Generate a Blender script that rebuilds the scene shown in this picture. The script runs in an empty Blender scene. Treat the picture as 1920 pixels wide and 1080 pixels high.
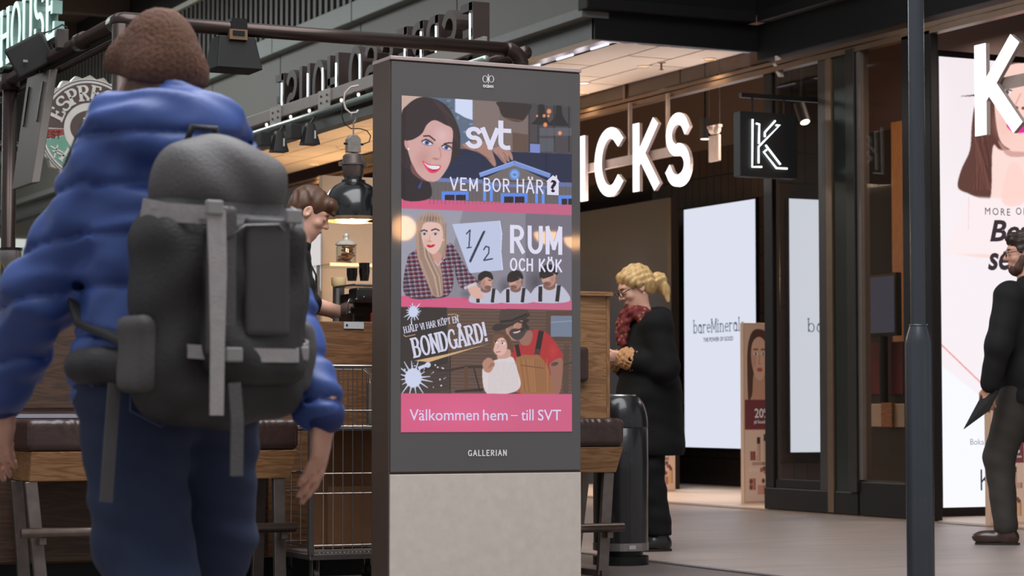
import bpy, bmesh, math, random
import numpy as np
from mathutils import Vector, Matrix
random.seed(7); np.random.seed(7)
C = bpy.context.scene.collection
SC = bpy.context.scene
# ------------------------------------------------------------------ camera
FPX = 4350.0; YAW = math.radians(25.7); TILT = math.atan(230/FPX); HC = 0.8
cd = bpy.data.cameras.new('camera'); cam = bpy.data.objects.new('camera', cd); C.objects.link(cam)
cam.location = (0, 0, HC); cam.rotation_euler = (math.pi/2+TILT, 0, -YAW)
cd.sensor_width = 36; cd.lens = FPX/1920*36; cd.clip_start = .1; cd.clip_end = 200
cd.dof.use_dof = True; cd.dof.focus_distance = 10.2; cd.dof.aperture_fstop = 6.3
SC.camera = cam
# ------------------------------------------------------------------ world, lights, exposure
wd = bpy.data.worlds.new('world'); SC.world = wd; wd.use_nodes = True
wd.node_tree.nodes['Background'].inputs[0].default_value = (.92, .96, 1, 1)
wd.node_tree.nodes['Background'].inputs[1].default_value = .44
def area(name, loc, size, power, col=(1,1,1), rot=(0,0,0), sy=None):
    l = bpy.data.lights.new(name, 'AREA'); l.energy = power; l.color = col; l.size = size
    if sy: l.shape = 'RECTANGLE'; l.size_y = sy
    o = bpy.data.objects.new(name, l); o.location = loc; o.rotation_euler = rot; C.objects.link(o); return o
def point(name, loc, power, col=(1,1,1), r=.05):
    l = bpy.data.lights.new(name, 'POINT'); l.energy = power; l.color = col; l.shadow_soft_size = r
    o = bpy.data.objects.new(name, l); o.location = loc; C.objects.link(o); return o
def spot(name, loc, power, col=(1,1,1), ang=100, r=.06, rot=(0,0,0)):
    l = bpy.data.lights.new(name, 'SPOT'); l.energy = power; l.color = col; l.spot_size = math.radians(ang); l.spot_blend = .6; l.shadow_soft_size = r
    o = bpy.data.objects.new(name, l); o.location = loc; o.rotation_euler = rot; C.objects.link(o); return o
area('concourse_skylight', (3.2, 6.5, 7.2), 6, 950, (.95, .97, 1), sy=9)
area('far_lane_fill', (3.5, 28, 6.0), 5, 900, (.93, .98, 1), sy=10)  # added area light below the closed lane ceiling
for yy in (17.6, 19.4, 21.2): spot('shop_ceiling_light', (10.8, yy, 3.9), 300, (1, .82, .68), 62, .1)
area('shop_front_light', (11.2, 12.2, 3.5), .8, 40, (1, .85, .75))
area('shop_inner_light', (12.0, 16.6, 4.1), .5, 40, (1, .85, .7))
SC.view_settings.view_transform = 'Standard'; SC.view_settings.look = 'None'
SC.view_settings.exposure = 0.0; SC.view_settings.gamma = 1; SC.view_settings.use_curve_mapping = False
# ------------------------------------------------------------------ projection helper: a photo pixel on a real plane of the place
Fv = Vector((math.sin(YAW), math.cos(YAW), 0)); Rv = Vector((math.cos(YAW), -math.sin(YAW), 0)); Zv = Vector((0, 0, 1))
fwd = Fv*math.cos(TILT)+Zv*math.sin(TILT); upv = -Fv*math.sin(TILT)+Zv*math.cos(TILT)
def W(px, py, x=None, y=None, z=None, d=None):
    r = fwd+Rv*((px-960)/FPX)+upv*((540-py)/FPX); o = Vector((0, 0, HC))
    if x is not None: t = x/r.x
    elif y is not None: t = y/r.y
    elif z is not None: t = (z-HC)/r.z
    else: t = d/r.dot(Fv)
    return o+r*t
# ------------------------------------------------------------------ materials
def lin(c): c = c/255.; return c/12.92 if c <= .04045 else ((c+.055)/1.055)**2.4
def RGB(c): return (lin(c[0]), lin(c[1]), lin(c[2]), 1)
MATS = {}
def mat(name, col, rough=.5, metal=0, emit=0, var=.08, scale=12, bump=0, bscale=None, coat=0, spec=.5, stretch=None, trans=0, alpha=1):
    if name in MATS: return MATS[name]
    m = bpy.data.materials.new(name); m.use_nodes = True; nt = m.node_tree; N = nt.nodes; L = nt.links
    b = N['Principled BSDF']; c = RGB(col)
    b.inputs['Roughness'].default_value = rough; b.inputs['Metallic'].default_value = metal
    b.inputs['Specular IOR Level'].default_value = spec; b.inputs['Coat Weight'].default_value = coat
    b.inputs['Coat Roughness'].default_value = .05; b.inputs['Transmission Weight'].default_value = trans; b.inputs['Alpha'].default_value = alpha
    tc = N.new('ShaderNodeTexCoord'); mp = N.new('ShaderNodeMapping'); L.new(tc.outputs['Object'], mp.inputs[0])
    if stretch: mp.inputs['Scale'].default_value = stretch
    nz = N.new('ShaderNodeTexNoise'); nz.inputs['Scale'].default_value = scale; nz.inputs['Detail'].default_value = 5; L.new(mp.outputs[0], nz.inputs[0])
    rp = N.new('ShaderNodeMapRange'); rp.inputs[1].default_value = .25; rp.inputs[2].default_value = .75
    rp.inputs[3].default_value = 1-var; rp.inputs[4].default_value = 1+var; L.new(nz.outputs[0], rp.inputs[0])
    mx = N.new('ShaderNodeMix'); mx.data_type = 'RGBA'; mx.blend_type = 'MULTIPLY'; mx.inputs[0].default_value = 1
    mx.inputs[6].default_value = c; L.new(rp.outputs[0], mx.inputs[7])
    L.new(mx.outputs[2], b.inputs['Base Color'])
    if emit:
        b.inputs['Emission Color'].default_value = c; b.inputs['Emission Strength'].default_value = emit
    if bump:
        bp = N.new('ShaderNodeBump'); bp.inputs['Strength'].default_value = bump; bp.inputs['Distance'].default_value = .01
        n2 = N.new('ShaderNodeTexNoise'); n2.inputs['Scale'].default_value = bscale or scale*3; n2.inputs['Detail'].default_value = 4
        L.new(mp.outputs[0], n2.inputs[0]); L.new(n2.outputs[0], bp.inputs['Height']); L.new(bp.outputs[0], b.inputs['Normal'])
    MATS[name] = m; return m
def emat(name, col, s=1.0):                      # things that give off light
    if name in MATS: return MATS[name]
    m = bpy.data.materials.new(name); m.use_nodes = True; nt = m.node_tree; nt.nodes.clear()
    e = nt.nodes.new('ShaderNodeEmission'); o = nt.nodes.new('ShaderNodeOutputMaterial')
    e.inputs[0].default_value = RGB(col); e.inputs[1].default_value = s; nt.links.new(e.outputs[0], o.inputs[0]); MATS[name] = m; return m
def glassmat(name, tint=(235,240,240), refl=.10):   # thin pane: clear with a glossy skin (Fresnel)
    if name in MATS: return MATS[name]
    m = bpy.data.materials.new(name); m.use_nodes = True; nt = m.node_tree; nt.nodes.clear(); N = nt.nodes; L = nt.links
    t = N.new('ShaderNodeBsdfTransparent'); t.inputs[0].default_value = RGB(tint); g = N.new('ShaderNodeBsdfGlossy'); g.inputs['Roughness'].default_value = .02
    f = N.new('ShaderNodeLayerWeight'); f.inputs[0].default_value = .5; p5 = N.new('ShaderNodeMath'); p5.operation = 'POWER'; p5.inputs[1].default_value = 4; L.new(f.outputs['Facing'], p5.inputs[0])
    a = N.new('ShaderNodeMath'); a.operation = 'MULTIPLY_ADD'; a.inputs[1].default_value = refl*6; a.inputs[2].default_value = refl*.3; L.new(p5.outputs[0], a.inputs[0]); a.use_clamp = True
    mx = N.new('ShaderNodeMixShader'); L.new(a.outputs[0], mx.inputs[0]); L.new(t.outputs[0], mx.inputs[1]); L.new(g.outputs[0], mx.inputs[2])
    o = N.new('ShaderNodeOutputMaterial'); L.new(mx.outputs[0], o.inputs[0]); MATS[name] = m; return m
def woodmat(name, c1, c2, axis='x', sc=1.0, rough=.5):
    if name in MATS: return MATS[name]
    m = bpy.data.materials.new(name); m.use_nodes = True; nt = m.node_tree; N = nt.nodes; L = nt.links; b = N['Principled BSDF']
    tc = N.new('ShaderNodeTexCoord'); mp = N.new('ShaderNodeMapping'); L.new(tc.outputs['Object'], mp.inputs[0])
    s = {'x': (1.6, 14, 14), 'z': (14, 14, 1.6)}[axis]; mp.inputs['Scale'].default_value = tuple(q*sc for q in s)
    n1 = N.new('ShaderNodeTexNoise'); n1.inputs['Scale'].default_value = 1.2; n1.inputs['Detail'].default_value = 3; n1.inputs['Distortion'].default_value = .6; L.new(mp.outputs[0], n1.inputs[0])
    sn = N.new('ShaderNodeMath'); sn.operation = 'MULTIPLY'; sn.inputs[1].default_value = 46; L.new(n1.outputs[0], sn.inputs[0])
    si = N.new('ShaderNodeMath'); si.operation = 'SINE'; L.new(sn.outputs[0], si.inputs[0])
    mr = N.new('ShaderNodeMapRange'); mr.inputs[1].default_value = -1; mr.inputs[2].default_value = 1; L.new(si.outputs[0], mr.inputs[0])
    n2 = N.new('ShaderNodeTexNoise'); n2.inputs['Scale'].default_value = 9; n2.inputs['Detail'].default_value = 6; L.new(mp.outputs[0], n2.inputs[0])
    ad = N.new('ShaderNodeMix'); ad.inputs[0].default_value = .55; L.new(mr.outputs[0], ad.inputs[2]); L.new(n2.outputs[0], ad.inputs[3])
    cr = N.new('ShaderNodeValToRGB'); cr.color_ramp.elements[0].color = RGB(c1); cr.color_ramp.elements[1].color = RGB(c2)
    cr.color_ramp.elements[0].position = .15; cr.color_ramp.elements[1].position = .85
    L.new(ad.outputs[0], cr.inputs[0]); L.new(cr.outputs[0], b.inputs['Base Color']); b.inputs['Roughness'].default_value = rough
    bp = N.new('ShaderNodeBump'); bp.inputs['Strength'].default_value = .15; bp.inputs['Distance'].default_value = .004; L.new(ad.outputs[0], bp.inputs['Height']); L.new(bp.outputs[0], b.inputs['Normal'])
    MATS[name] = m; return m
def vcolmat(name, s=1.0, rough=.35, emissive=True):
    if name in MATS: return MATS[name]
    m = bpy.data.materials.new(name); m.use_nodes = True; nt = m.node_tree; N = nt.nodes; L = nt.links; b = N['Principled BSDF']
    a = N.new('ShaderNodeVertexColor'); a.layer_name = 'print'
    if emissive:
        b.inputs['Base Color'].default_value = (.01, .01, .01, 1); L.new(a.outputs[0], b.inputs['Emission Color']); b.inputs['Emission Strength'].default_value = s
    else: L.new(a.outputs[0], b.inputs['Base Color'])
    b.inputs['Roughness'].default_value = rough; MATS[name] = m; return m
# ------------------------------------------------------------------ mesh building
class MB:
    def __init__(s): s.v = []; s.f = []
    def add(s, vs, fs):
        n = len(s.v); s.v += [tuple(v) for v in vs]; s.f += [tuple(i+n for i in f) for f in fs]; return s
    def box(s, x0, x1, y0, y1, z0, z1):
        return s.add([(x,y,z) for z in (z0,z1) for y in (y0,y1) for x in (x0,x1)], [(0,2,3,1),(4,5,7,6),(0,1,5,4),(2,6,7,3),(0,4,6,2),(1,3,7,5)])
    def hexa(s, p):      # 8 points: bottom 4 ccw, top 4 ccw
        return s.add(p, [(3,2,1,0),(4,5,6,7),(0,1,5,4),(1,2,6,5),(2,3,7,6),(3,0,4,7)])
    def cyl(s, p, q, r, r2=None, n=16):
        p = Vector(p); q = Vector(q); r2 = r if r2 is None else r2; a = (q-p).normalized()
        u = a.orthogonal().normalized(); w = a.cross(u)
        vs = [p+(u*math.cos(t)+w*math.sin(t))*r for t in [2*math.pi*i/n for i in range(n)]]+[q+(u*math.cos(t)+w*math.sin(t))*r2 for t in [2*math.pi*i/n for i in range(n)]]
        return s.add(vs, [(i,(i+1)%n,n+(i+1)%n,n+i) for i in range(n)]+[tuple(range(n-1,-1,-1)), tuple(range(n,2*n))])
    def lathe(s, prof, c=(0,0,0), n=32):
        c = Vector(c); vs = []; fs = []; k = len(prof)
        for i in range(n):
            t = 2*math.pi*i/n
            for r, z in prof: vs.append((c.x+r*math.cos(t), c.y+r*math.sin(t), c.z+z))
        for i in range(n):
            j = (i+1)%n
            for q in range(k-1): fs.append((i*k+q, j*k+q, j*k+q+1, i*k+q+1))
        return s.add(vs, fs)
    def tube(s, path, r, n=10, closed=False):
        path = [Vector(p) for p in path]; m = len(path); vs = []; fs = []; u = None
        for i, p in enumerate(path):
            a = path[(i+1)%m]-p if (i < m-1 or closed) else p-path[i-1]
            b = p-path[i-1] if (i > 0 or closed) else a
            t = (a.normalized()+b.normalized()); t = t.normalized() if t.length > 1e-6 else a.normalized()
            if u is None: u = t.orthogonal().normalized()
            u = (u-t*u.dot(t)).normalized(); w = t.cross(u)
            rr = r[i] if isinstance(r, (list, tuple)) else r
            vs += [p+(u*math.cos(2*math.pi*k/n)+w*math.sin(2*math.pi*k/n))*rr for k in range(n)]
        for i in range(m if closed else m-1):
            j = (i+1)%m
            for k in range(n): fs.append((i*n+k, i*n+(k+1)%n, j*n+(k+1)%n, j*n+k))
        if not closed: fs += [tuple(range(n-1,-1,-1)), tuple(range((m-1)*n, m*n))]
        return s.add(vs, fs)
    def strap(s, path, w, th, side):          # flat band along a path; side = direction across the band (one vector or one per point)
        path = [Vector(p) for p in path]; m = len(path); vs = []; fs = []
        for i, p in enumerate(path):
            t = (path[min(i+1,m-1)]-path[max(i-1,0)]).normalized(); sd = Vector(side[i] if isinstance(side, list) else side); sd = (sd-t*sd.dot(t)).normalized(); n = t.cross(sd)
            ww = w[i] if isinstance(w, (list, tuple)) else w
            vs += [p+sd*ww/2+n*th/2, p-sd*ww/2+n*th/2, p-sd*ww/2-n*th/2, p+sd*ww/2-n*th/2]
        for i in range(m-1):
            for k in range(4): fs.append((i*4+k, i*4+(k+1)%4, i*4+4+(k+1)%4, i*4+4+k))
        fs += [(3,2,1,0), tuple((m-1)*4+k for k in range(4))]
        return s.add(vs, fs)
    def prism(s, pts, vec):                    # planar polygon extruded by a vector
        n = len(pts); vec = Vector(vec); vs = [Vector(p) for p in pts]+[Vector(p)+vec for p in pts]
        return s.add(vs, [tuple(range(n-1,-1,-1)), tuple(range(n,2*n))]+[(i,(i+1)%n,n+(i+1)%n,n+i) for i in range(n)])
    def xf(s, M): s.v = [tuple(M @ Vector(v)) for v in s.v]; return s
def fixnormals(me):
    bm = bmesh.new(); bm.from_mesh(me); bmesh.ops.recalc_face_normals(bm, faces=bm.faces); bm.to_mesh(me); bm.free()
def obj(name, mb, m, parent=None, smooth=False, bevel=0, local=False, fix=True, seg=2):
    """one mesh object; coordinates are world metres unless local (then the parent's frame)"""
    off = Vector((0,0,0))
    if parent is not None and not local:
        q = parent
        while q is not None: off += q.location; q = q.parent
    if parent is None and not local and mb.v:      # origin at the base of a thing that is one mesh
        xs = np.array(mb.v); off = Vector(((xs[:,0].min()+xs[:,0].max())/2, (xs[:,1].min()+xs[:,1].max())/2, xs[:,2].min()))
    me = bpy.data.meshes.new(name); me.from_pydata([tuple(Vector(v)-off) for v in mb.v], [], mb.f); 
    if fix: fixnormals(me)
    if smooth: me.polygons.foreach_set('use_smooth', [True]*len(me.polygons))
    me.materials.append(m); o = bpy.data.objects.new(name, me); C.objects.link(o)
    if parent is not None: o.parent = parent
    elif not local: o.location = off
    if bevel:
        b = o.modifiers.new('bevel', 'BEVEL'); b.width = bevel; b.segments = seg; b.limit_method = 'ANGLE'; b.angle_limit = .6
    if smooth == 'auto' or (smooth and bevel): pass
    return o
def sm(o, ang=40):                              # smooth shading with sharp edges kept
    me = o.data; bm = bmesh.new(); bm.from_mesh(me)
    for e in bm.edges:
        e.smooth = not (len(e.link_faces) == 2 and e.calc_face_angle(0) > math.radians(ang))
    for f in bm.faces: f.smooth = True
    bm.to_mesh(me); bm.free(); return o
def tag(o, label, cat, group=None):
    o['label'] = label; o['category'] = cat
    if group: o['group'] = group
    return o
def thing(name, label, cat, loc=(0,0,0), rotz=0, group=None):
    o = bpy.data.objects.new(name, None); o.empty_display_size = .1; C.objects.link(o); o.location = loc; o.rotation_euler = (0,0,rotz); return tag(o, label, cat, group)
def struct(o): o['kind'] = 'structure'; return o
def sempty(name, loc=(0,0,0)):
    o = bpy.data.objects.new(name, None); C.objects.link(o); o.location = loc; return struct(o)
def inst(src, parent, loc):                     # a copy that shares the mesh
    o = src.copy(); C.objects.link(o); o.parent = parent; o.location = loc; return o
# ------------------------------------------------------------------ lettering
def A(cx, cy, rx, ry, a0, a1, n=14): return [(cx+rx*math.cos(math.radians(a0+(a1-a0)*i/n)), cy+ry*math.sin(math.radians(a0+(a1-a0)*i/n))) for i in range(n+1)]
SS = A(.4,.745,.3,.255,25,268,16)+A(.4,.255,.32,.255,88,-155,16)
GL = {  # strokes, serif feet (x, y), width
 'E': ([[(.1,0),(.1,1)],[(.1,1),(.56,1)],[(.1,.52),(.44,.52)],[(.1,0),(.6,0)]], [(.1,0),(.1,1)], [(.56,.8,1),(.44,.4,.64),(.6,0,.24)], .68),
 'S': ([SS], [], [(.67,.72,.96),(.1,.04,.3)], .8),
 'P': ([[(.1,0),(.1,1)],[(.1,1),(.36,1)]+A(.36,.745,.24,.255,90,-90,10)+[(.1,.49)]], [(.1,0),(.1,1)], [], .68),
 'R': ([[(.1,0),(.1,1)],[(.1,1),(.36,1)]+A(.36,.755,.24,.245,90,-90,10)+[(.1,.51)],[(.32,.5),(.64,0)]], [(.1,0),(.1,1),(.64,0)], [], .76),
 'O': ([A(.42,.5,.34,.5,0,360,32)], [], [], .86),
 'H': ([[(.1,0),(.1,1)],[(.66,0),(.66,1)],[(.1,.52),(.66,.52)]], [(.1,0),(.1,1),(.66,0),(.66,1)], [], .78),
 'U': ([[(.1,1),(.1,.32)]+A(.38,.32,.28,.32,180,360,14)+[(.66,1)]], [(.1,1),(.66,1)], [], .78),
 'K': ([[(.1,0),(.1,1)],[(.64,1),(.14,.42)],[(.26,.54),(.68,0)]], [(.1,0),(.1,1),(.64,1),(.68,0)], [], .78),
 'I': ([[(.1,0),(.1,1)]], [(.1,0),(.1,1)], [], .26),
 'C': ([A(.42,.5,.34,.5,48,312,26)], [], [(.65,.7,.95)], .74),
 'B': ([[(.1,0),(.1,1)],[(.1,1),(.36,1)]+A(.36,.76,.22,.24,90,-90,10)+[(.1,.52)],[(.1,.52),(.38,.52)]+A(.38,.26,.25,.26,90,-90,10)+[(.1,0)]], [(.1,0),(.1,1)], [], .72),
 'N': ([[(.1,0),(.1,1)],[(.1,1),(.66,0)],[(.66,0),(.66,1)]], [(.1,0),(.1,1),(.66,1)], [], .78),
 'D': ([[(.1,0),(.1,1)],[(.1,1),(.3,1)]+A(.3,.5,.36,.5,90,-90,18)+[(.1,0)]], [(.1,0),(.1,1)], [], .76),
 'G': ([A(.42,.5,.34,.5,50,325,26),[(.68,.04),(.68,.42)]], [(.68,.42)], [(.65,.7,.95)], .82),
 'A': ([[(.04,0),(.36,1)],[(.36,1),(.7,0)],[(.16,.34),(.58,.34)]], [(.04,0),(.7,0)], [], .76),
 'J': ([[(.44,1),(.44,.25)]+A(.26,.25,.18,.25,0,-160,10)], [(.44,1)], [], .56),
 'L': ([[(.1,1),(.1,0)],[(.1,0),(.54,0)]], [(.1,0),(.1,1)], [(.54,0,.24)], .6),
 'V': ([[(.04,1),(.36,0)],[(.36,0),(.68,1)]], [(.04,1),(.68,1)], [], .74),
 'T': ([[(.36,0),(.36,1)],[(.04,1),(.68,1)]], [(.36,0)], [(.04,.78,1),(.68,.78,1)], .74),
 'M': ([[(.1,0),(.1,1)],[(.1,1),(.42,.2)],[(.42,.2),(.74,1)],[(.74,1),(.74,0)]], [(.1,0),(.1,1),(.74,0),(.74,1)], [], .86),
 '!': ([[(.12,.3),(.12,1)],[(.12,0),(.12,.1)]], [], [], .28), ' ': ([], [], [], .34),
 'b': ([[(.1,0),(.1,1)],A(.33,.32,.23,.32,0,360,20)], [(.1,1)], [], .64), 'a': ([A(.3,.28,.22,.28,0,360,20),[(.52,0),(.52,.5)]+A(.32,.5,.2,.14,0,150,8)], [(.52,0)], [], .66),
 'r': ([[(.1,0),(.1,.62)],A(.32,.36,.22,.26,170,50,8)], [(.1,0),(.1,.62)], [], .5), 'e': ([[(.08,.34),(.5,.34)]+A(.3,.32,.22,.3,4,310,18)], [], [], .58),
 'i': ([[(.1,0),(.1,.62)],[(.1,.8),(.1,.92)]], [(.1,0),(.1,.62)], [], .28), 'n': ([[(.1,0),(.1,.62)],A(.3,.36,.2,.26,180,0,10)+[(.5,0)]], [(.1,0),(.1,.62),(.5,0)], [], .64),
 'l': ([[(.1,0),(.1,1)]], [(.1,0),(.1,1)], [], .28), 's': ([[(x*.62,y*.62) for x, y in SS]], [], [], .52),
}
for k, (base, kind) in {'Å': ('A','r'), 'Ä': ('A','d'), 'Ö': ('O','d')}.items():
    s_, f_, t_, w_ = GL[base]
    ex = [A(.37,1.14,.09,.09,0,360,12)] if kind == 'r' else [[(.22,1.08),(.22,1.2)],[(.56,1.08),(.56,1.2)]]
    GL[k] = (s_+ex, f_, t_, w_)
def ribbon(mb, pl, wv, wh, ext=True, z=0):
    pts = [Vector((p[0],p[1])) for p in pl]; n = len(pts); closed = n > 3 and (pts[0]-pts[-1]).length < 1e-4
    L = []; Rr = []
    for i, p in enumerate(pts):
        if closed: t = pts[(i+1)%(n-1)]-pts[(i-1)%(n-1)]
        else: t = pts[min(i+1,n-1)]-pts[max(i-1,0)]
        t.normalize(); w = (wv*abs(t.y)+wh*abs(t.x))/(abs(t.x)+abs(t.y)); nn = Vector((-t.y,t.x))*w/2
        e = Vector((0,0))
        if ext and not closed: e = -t*wh*.5*(i == 0)+t*wh*.5*(i == n-1)
        L.append(p+nn+e); Rr.append(p-nn+e)
    vs = []; fs = []
    for l, r in zip(L, Rr): vs += [(l.x,l.y,z),(r.x,r.y,z)]
    for i in range(n-1): fs.append((2*i,2*i+1,2*i+3,2*i+2))
    mb.add(vs, fs)
def glyph_mb(ch, wv, wh, serif=True, sl=.11):
    mb = MB(); st, feet, ends, w = GL[ch]
    for k, pl in enumerate(st): ribbon(mb, pl, wv, wh, z=.0006*k)
    if serif:
        for x, y in feet: ribbon(mb, [(x-sl-wv/2,y),(x+sl+wv/2,y)], wh, wh*1.1, False, z=.003)
        for x, a, b in ends: ribbon(mb, [(x,a),(x,b)], wh*1.3, wh, False, z=.0036)
    return mb, w
def text_strokes(s, wv=.16, wh=.08, serif=True, gap=.1, sl=.11):
    """list of (char, MB, x0, x1) laid out along x, cap height 1"""
    out = []; x = 0
    for ch in s:
        mb, w = glyph_mb(ch, wv, wh, serif, sl)
        mb.v = [(a+x, b, c) for a, b, c in mb.v]; out.append((ch, mb)); x += w+gap
    return out, x-gap
def extrude_flat(mb, dep):                     # give a flat glyph real thickness (front at +dep)
    n = len(mb.v); vs = [(x,y,z+dep) for x,y,z in mb.v]+[(x,y,0) for x,y,z in mb.v]; fs = []
    edge = {}
    for f in mb.f:
        fs.append(f); fs.append(tuple(i+n for i in reversed(f)))
        for a, b in zip(f, f[1:]+f[:1]): edge[(a,b)] = 1
    for (a, b) in edge:
        if (b, a) not in edge: fs.append((a, a+n, b+n, b))
    m = MB(); m.v = vs; m.f = fs; return m
def bfont(body, bold=0, ext=0, spacing=1, shear=0):
    cu = bpy.data.curves.new('t', 'FONT'); cu.body = body; cu.offset = bold; cu.extrude = ext; cu.space_character = spacing; cu.resolution_u = 3; cu.shear = shear
    o = bpy.data.objects.new('t', cu); C.objects.link(o)
    me = bpy.data.meshes.new_from_object(o.evaluated_get(bpy.context.evaluated_depsgraph_get()))
    mb = MB(); mb.add([v.co[:] for v in me.vertices], [tuple(p.vertices) for p in me.polygons])
    bpy.data.objects.remove(o); bpy.data.curves.remove(cu); bpy.data.meshes.remove(me); return mb
def bbox2(mb): a = np.array(mb.v); return a[:,0].min(), a[:,0].max(), a[:,1].min(), a[:,1].max()
def fit(mb, O, U, V, N, w, h, bb=None, dscale=1.0, rot=0):
    """map a flat glyph mesh into the plane at O (lower left), U right, V up, N out, filling w by h metres"""
    x0, x1, y0, y1 = bb or bbox2(mb); O = Vector(O); U = Vector(U); V = Vector(V); N = Vector(N)
    if rot: U, V = U*math.cos(rot)+V*math.sin(rot), V*math.cos(rot)-U*math.sin(rot)
    mb.v = [tuple(O+U*((x-x0)/(x1-x0)*w)+V*((y-y0)/(y1-y0)*h)+N*(z*dscale)) for x, y, z in mb.v]; return mb
# ------------------------------------------------------------------ flat print painter (posters and screens only)
class Canvas:
    def __init__(s, w, h, tf, bg): s.w, s.h = w*2, h*2; s.tf = tf; s.a = np.zeros((s.h, s.w, 3), np.float32); s.a[:] = bg
    def P(s, pts): return [(lambda q: (q[0]*s.w, q[1]*s.h))(s.tf(*p)) for p in pts]
    def region(s, pts, pad=3):
        xs = [p[0] for p in pts]; ys = [p[1] for p in pts]
        x0 = max(0, int(min(xs)-pad)); x1 = min(s.w, int(max(xs)+pad)+1); y0 = max(0, int(min(ys)-pad)); y1 = min(s.h, int(max(ys)+pad)+1)
        if x1 <= x0 or y1 <= y0: return None
        Y, X = np.mgrid[y0:y1, x0:x1]; return (slice(y0,y1), slice(x0,x1)), X+.5, Y+.5
    def blend(s, sl, m, col): s.a[sl] = s.a[sl]*(1-m[..., None])+np.array(col, np.float32)*m[..., None]
    def poly(s, pts, col, al=1, blur=0):
        q = s.P(pts); r = s.region(q, 3+blur*2)
        if not r: return
        sl, X, Y = r; ins = np.zeros(X.shape, bool); n = len(q)
        for i in range(n):
            (x1, y1), (x2, y2) = q[i], q[(i+1)%n]
            if y1 == y2: continue
            c = ((y1 > Y) != (y2 > Y)) & (X < (x2-x1)*(Y-y1)/(y2-y1)+x1); ins ^= c
        m = ins.astype(np.float32)
        for _ in range(int(blur)):
            m[1:-1] = (m[:-2]+m[1:-1]*2+m[2:])/4; m[:,1:-1] = (m[:,:-2]+m[:,1:-1]*2+m[:,2:])/4
        s.blend(sl, m*al, col)
    def sm(s, pts, col, al=1, blur=1, n=5):     # closed smooth (Catmull-Rom) outline
        o = []; k = len(pts)
        for i in range(k):
            p0, p1, p2, p3 = [np.array(pts[(i+j-1)%k], float) for j in range(4)]
            for t in np.arange(n)/n: o.append(tuple(.5*(2*p1+(p2-p0)*t+(2*p0-5*p1+4*p2-p3)*t*t+(3*p1-p0-3*p2+p3)*t**3)))
        s.poly(o, col, al, blur)
    def ell(s, c, rx, ry, col, rot=0, al=1, soft=.12):
        a = math.radians(rot); pts = [(c[0]+rx*math.cos(t)*math.cos(a)-ry*math.sin(t)*math.sin(a), c[1]+rx*math.cos(t)*math.sin(a)+ry*math.sin(t)*math.cos(a)) for t in [i*math.pi/10 for i in range(20)]]
        q = s.P(pts); r = s.region(q, 2)
        if not r: return
        sl, X, Y = r; cx, cy = s.P([c])[0]; ux, uy = q[0][0]-cx, q[0][1]-cy; vx, vy = q[5][0]-cx, q[5][1]-cy; D = ux*vy-uy*vx
        if abs(D) < 1e-6: return
        p = ((X-cx)*vy-(Y-cy)*vx)/D; w = ((Y-cy)*ux-(X-cx)*uy)/D; k = np.sqrt(p*p+w*w)
        s.blend(sl, np.clip((1-k)/max(soft, .02)+.5*(soft < .15), 0, 1)*al, col)
    def line(s, pts, w, col, al=1, taper=False):
        for i in range(len(pts)-1):
            (a, b), (c, d) = pts[i], pts[i+1]; l = math.hypot(c-a, d-b) or 1; nx, ny = -(d-b)/l*w/2, (c-a)/l*w/2
            k = .25 if taper and i == len(pts)-2 else 1
            s.poly([(a+nx,b+ny),(c+nx*k,d+ny*k),(c-nx*k,d-ny*k),(a-nx,b-ny)], col, al)
            if i and w > 3: s.ell(pts[i], w/2, w/2, col, 0, al, .1)
    def rect(s, x0, y0, x1, y1, col, al=1, blur=0): s.poly([(x0,y0),(x1,y0),(x1,y1),(x0,y1)], col, al, blur)
    def grain(s, amt): s.a += np.random.randn(s.h, s.w, 1).astype(np.float32)*amt
    def out(s):
        a = s.a.reshape(s.h//2, 2, s.w//2, 2, 3).mean((1, 3)).clip(0, 255)/255.
        return np.where(a <= .04045, a/12.92, ((a+.055)/1.055)**2.4)
def printed(name, cv, O, U, V, w, h, m, parent):
    """flat printed sheet: a fine grid whose points carry the print colours; O lower left"""
    a = cv.out(); H, Wd = a.shape[:2]; O = Vector(O); U = Vector(U); V = Vector(V)
    xs = np.linspace(0, w, Wd); ys = np.linspace(h, 0, H); XX, YY = np.meshgrid(xs, ys)
    q = parent; off = Vector((0,0,0))
    while q is not None: off += q.location; q = q.parent
    O = O-off
    co = np.array(O)[None]+XX.reshape(-1,1)*np.array(U)[None]+YY.reshape(-1,1)*np.array(V)[None]
    i = np.arange(H*Wd).reshape(H, Wd); f = np.stack([i[1:,:-1], i[1:,1:], i[:-1,1:], i[:-1,:-1]], -1).reshape(-1,4)
    me = bpy.data.meshes.new(name); me.vertices.add(len(co)); me.vertices.foreach_set('co', co.astype(np.float32).ravel())
    me.loops.add(f.size); me.loops.foreach_set('vertex_index', f.ravel().astype(np.int32)); me.polygons.add(len(f)); me.polygons.foreach_set('loop_start', np.arange(0, f.size, 4, dtype=np.int32)); me.update(calc_edges=True)
    ca = me.color_attributes.new('print', 'FLOAT_COLOR', 'POINT'); ca.data.foreach_set('color', np.concatenate([a.reshape(-1,3), np.ones((H*Wd,1))], 1).astype(np.float32).ravel())
    me.materials.append(m); o = bpy.data.objects.new(name, me); C.objects.link(o); o.parent = parent; return o
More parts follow.
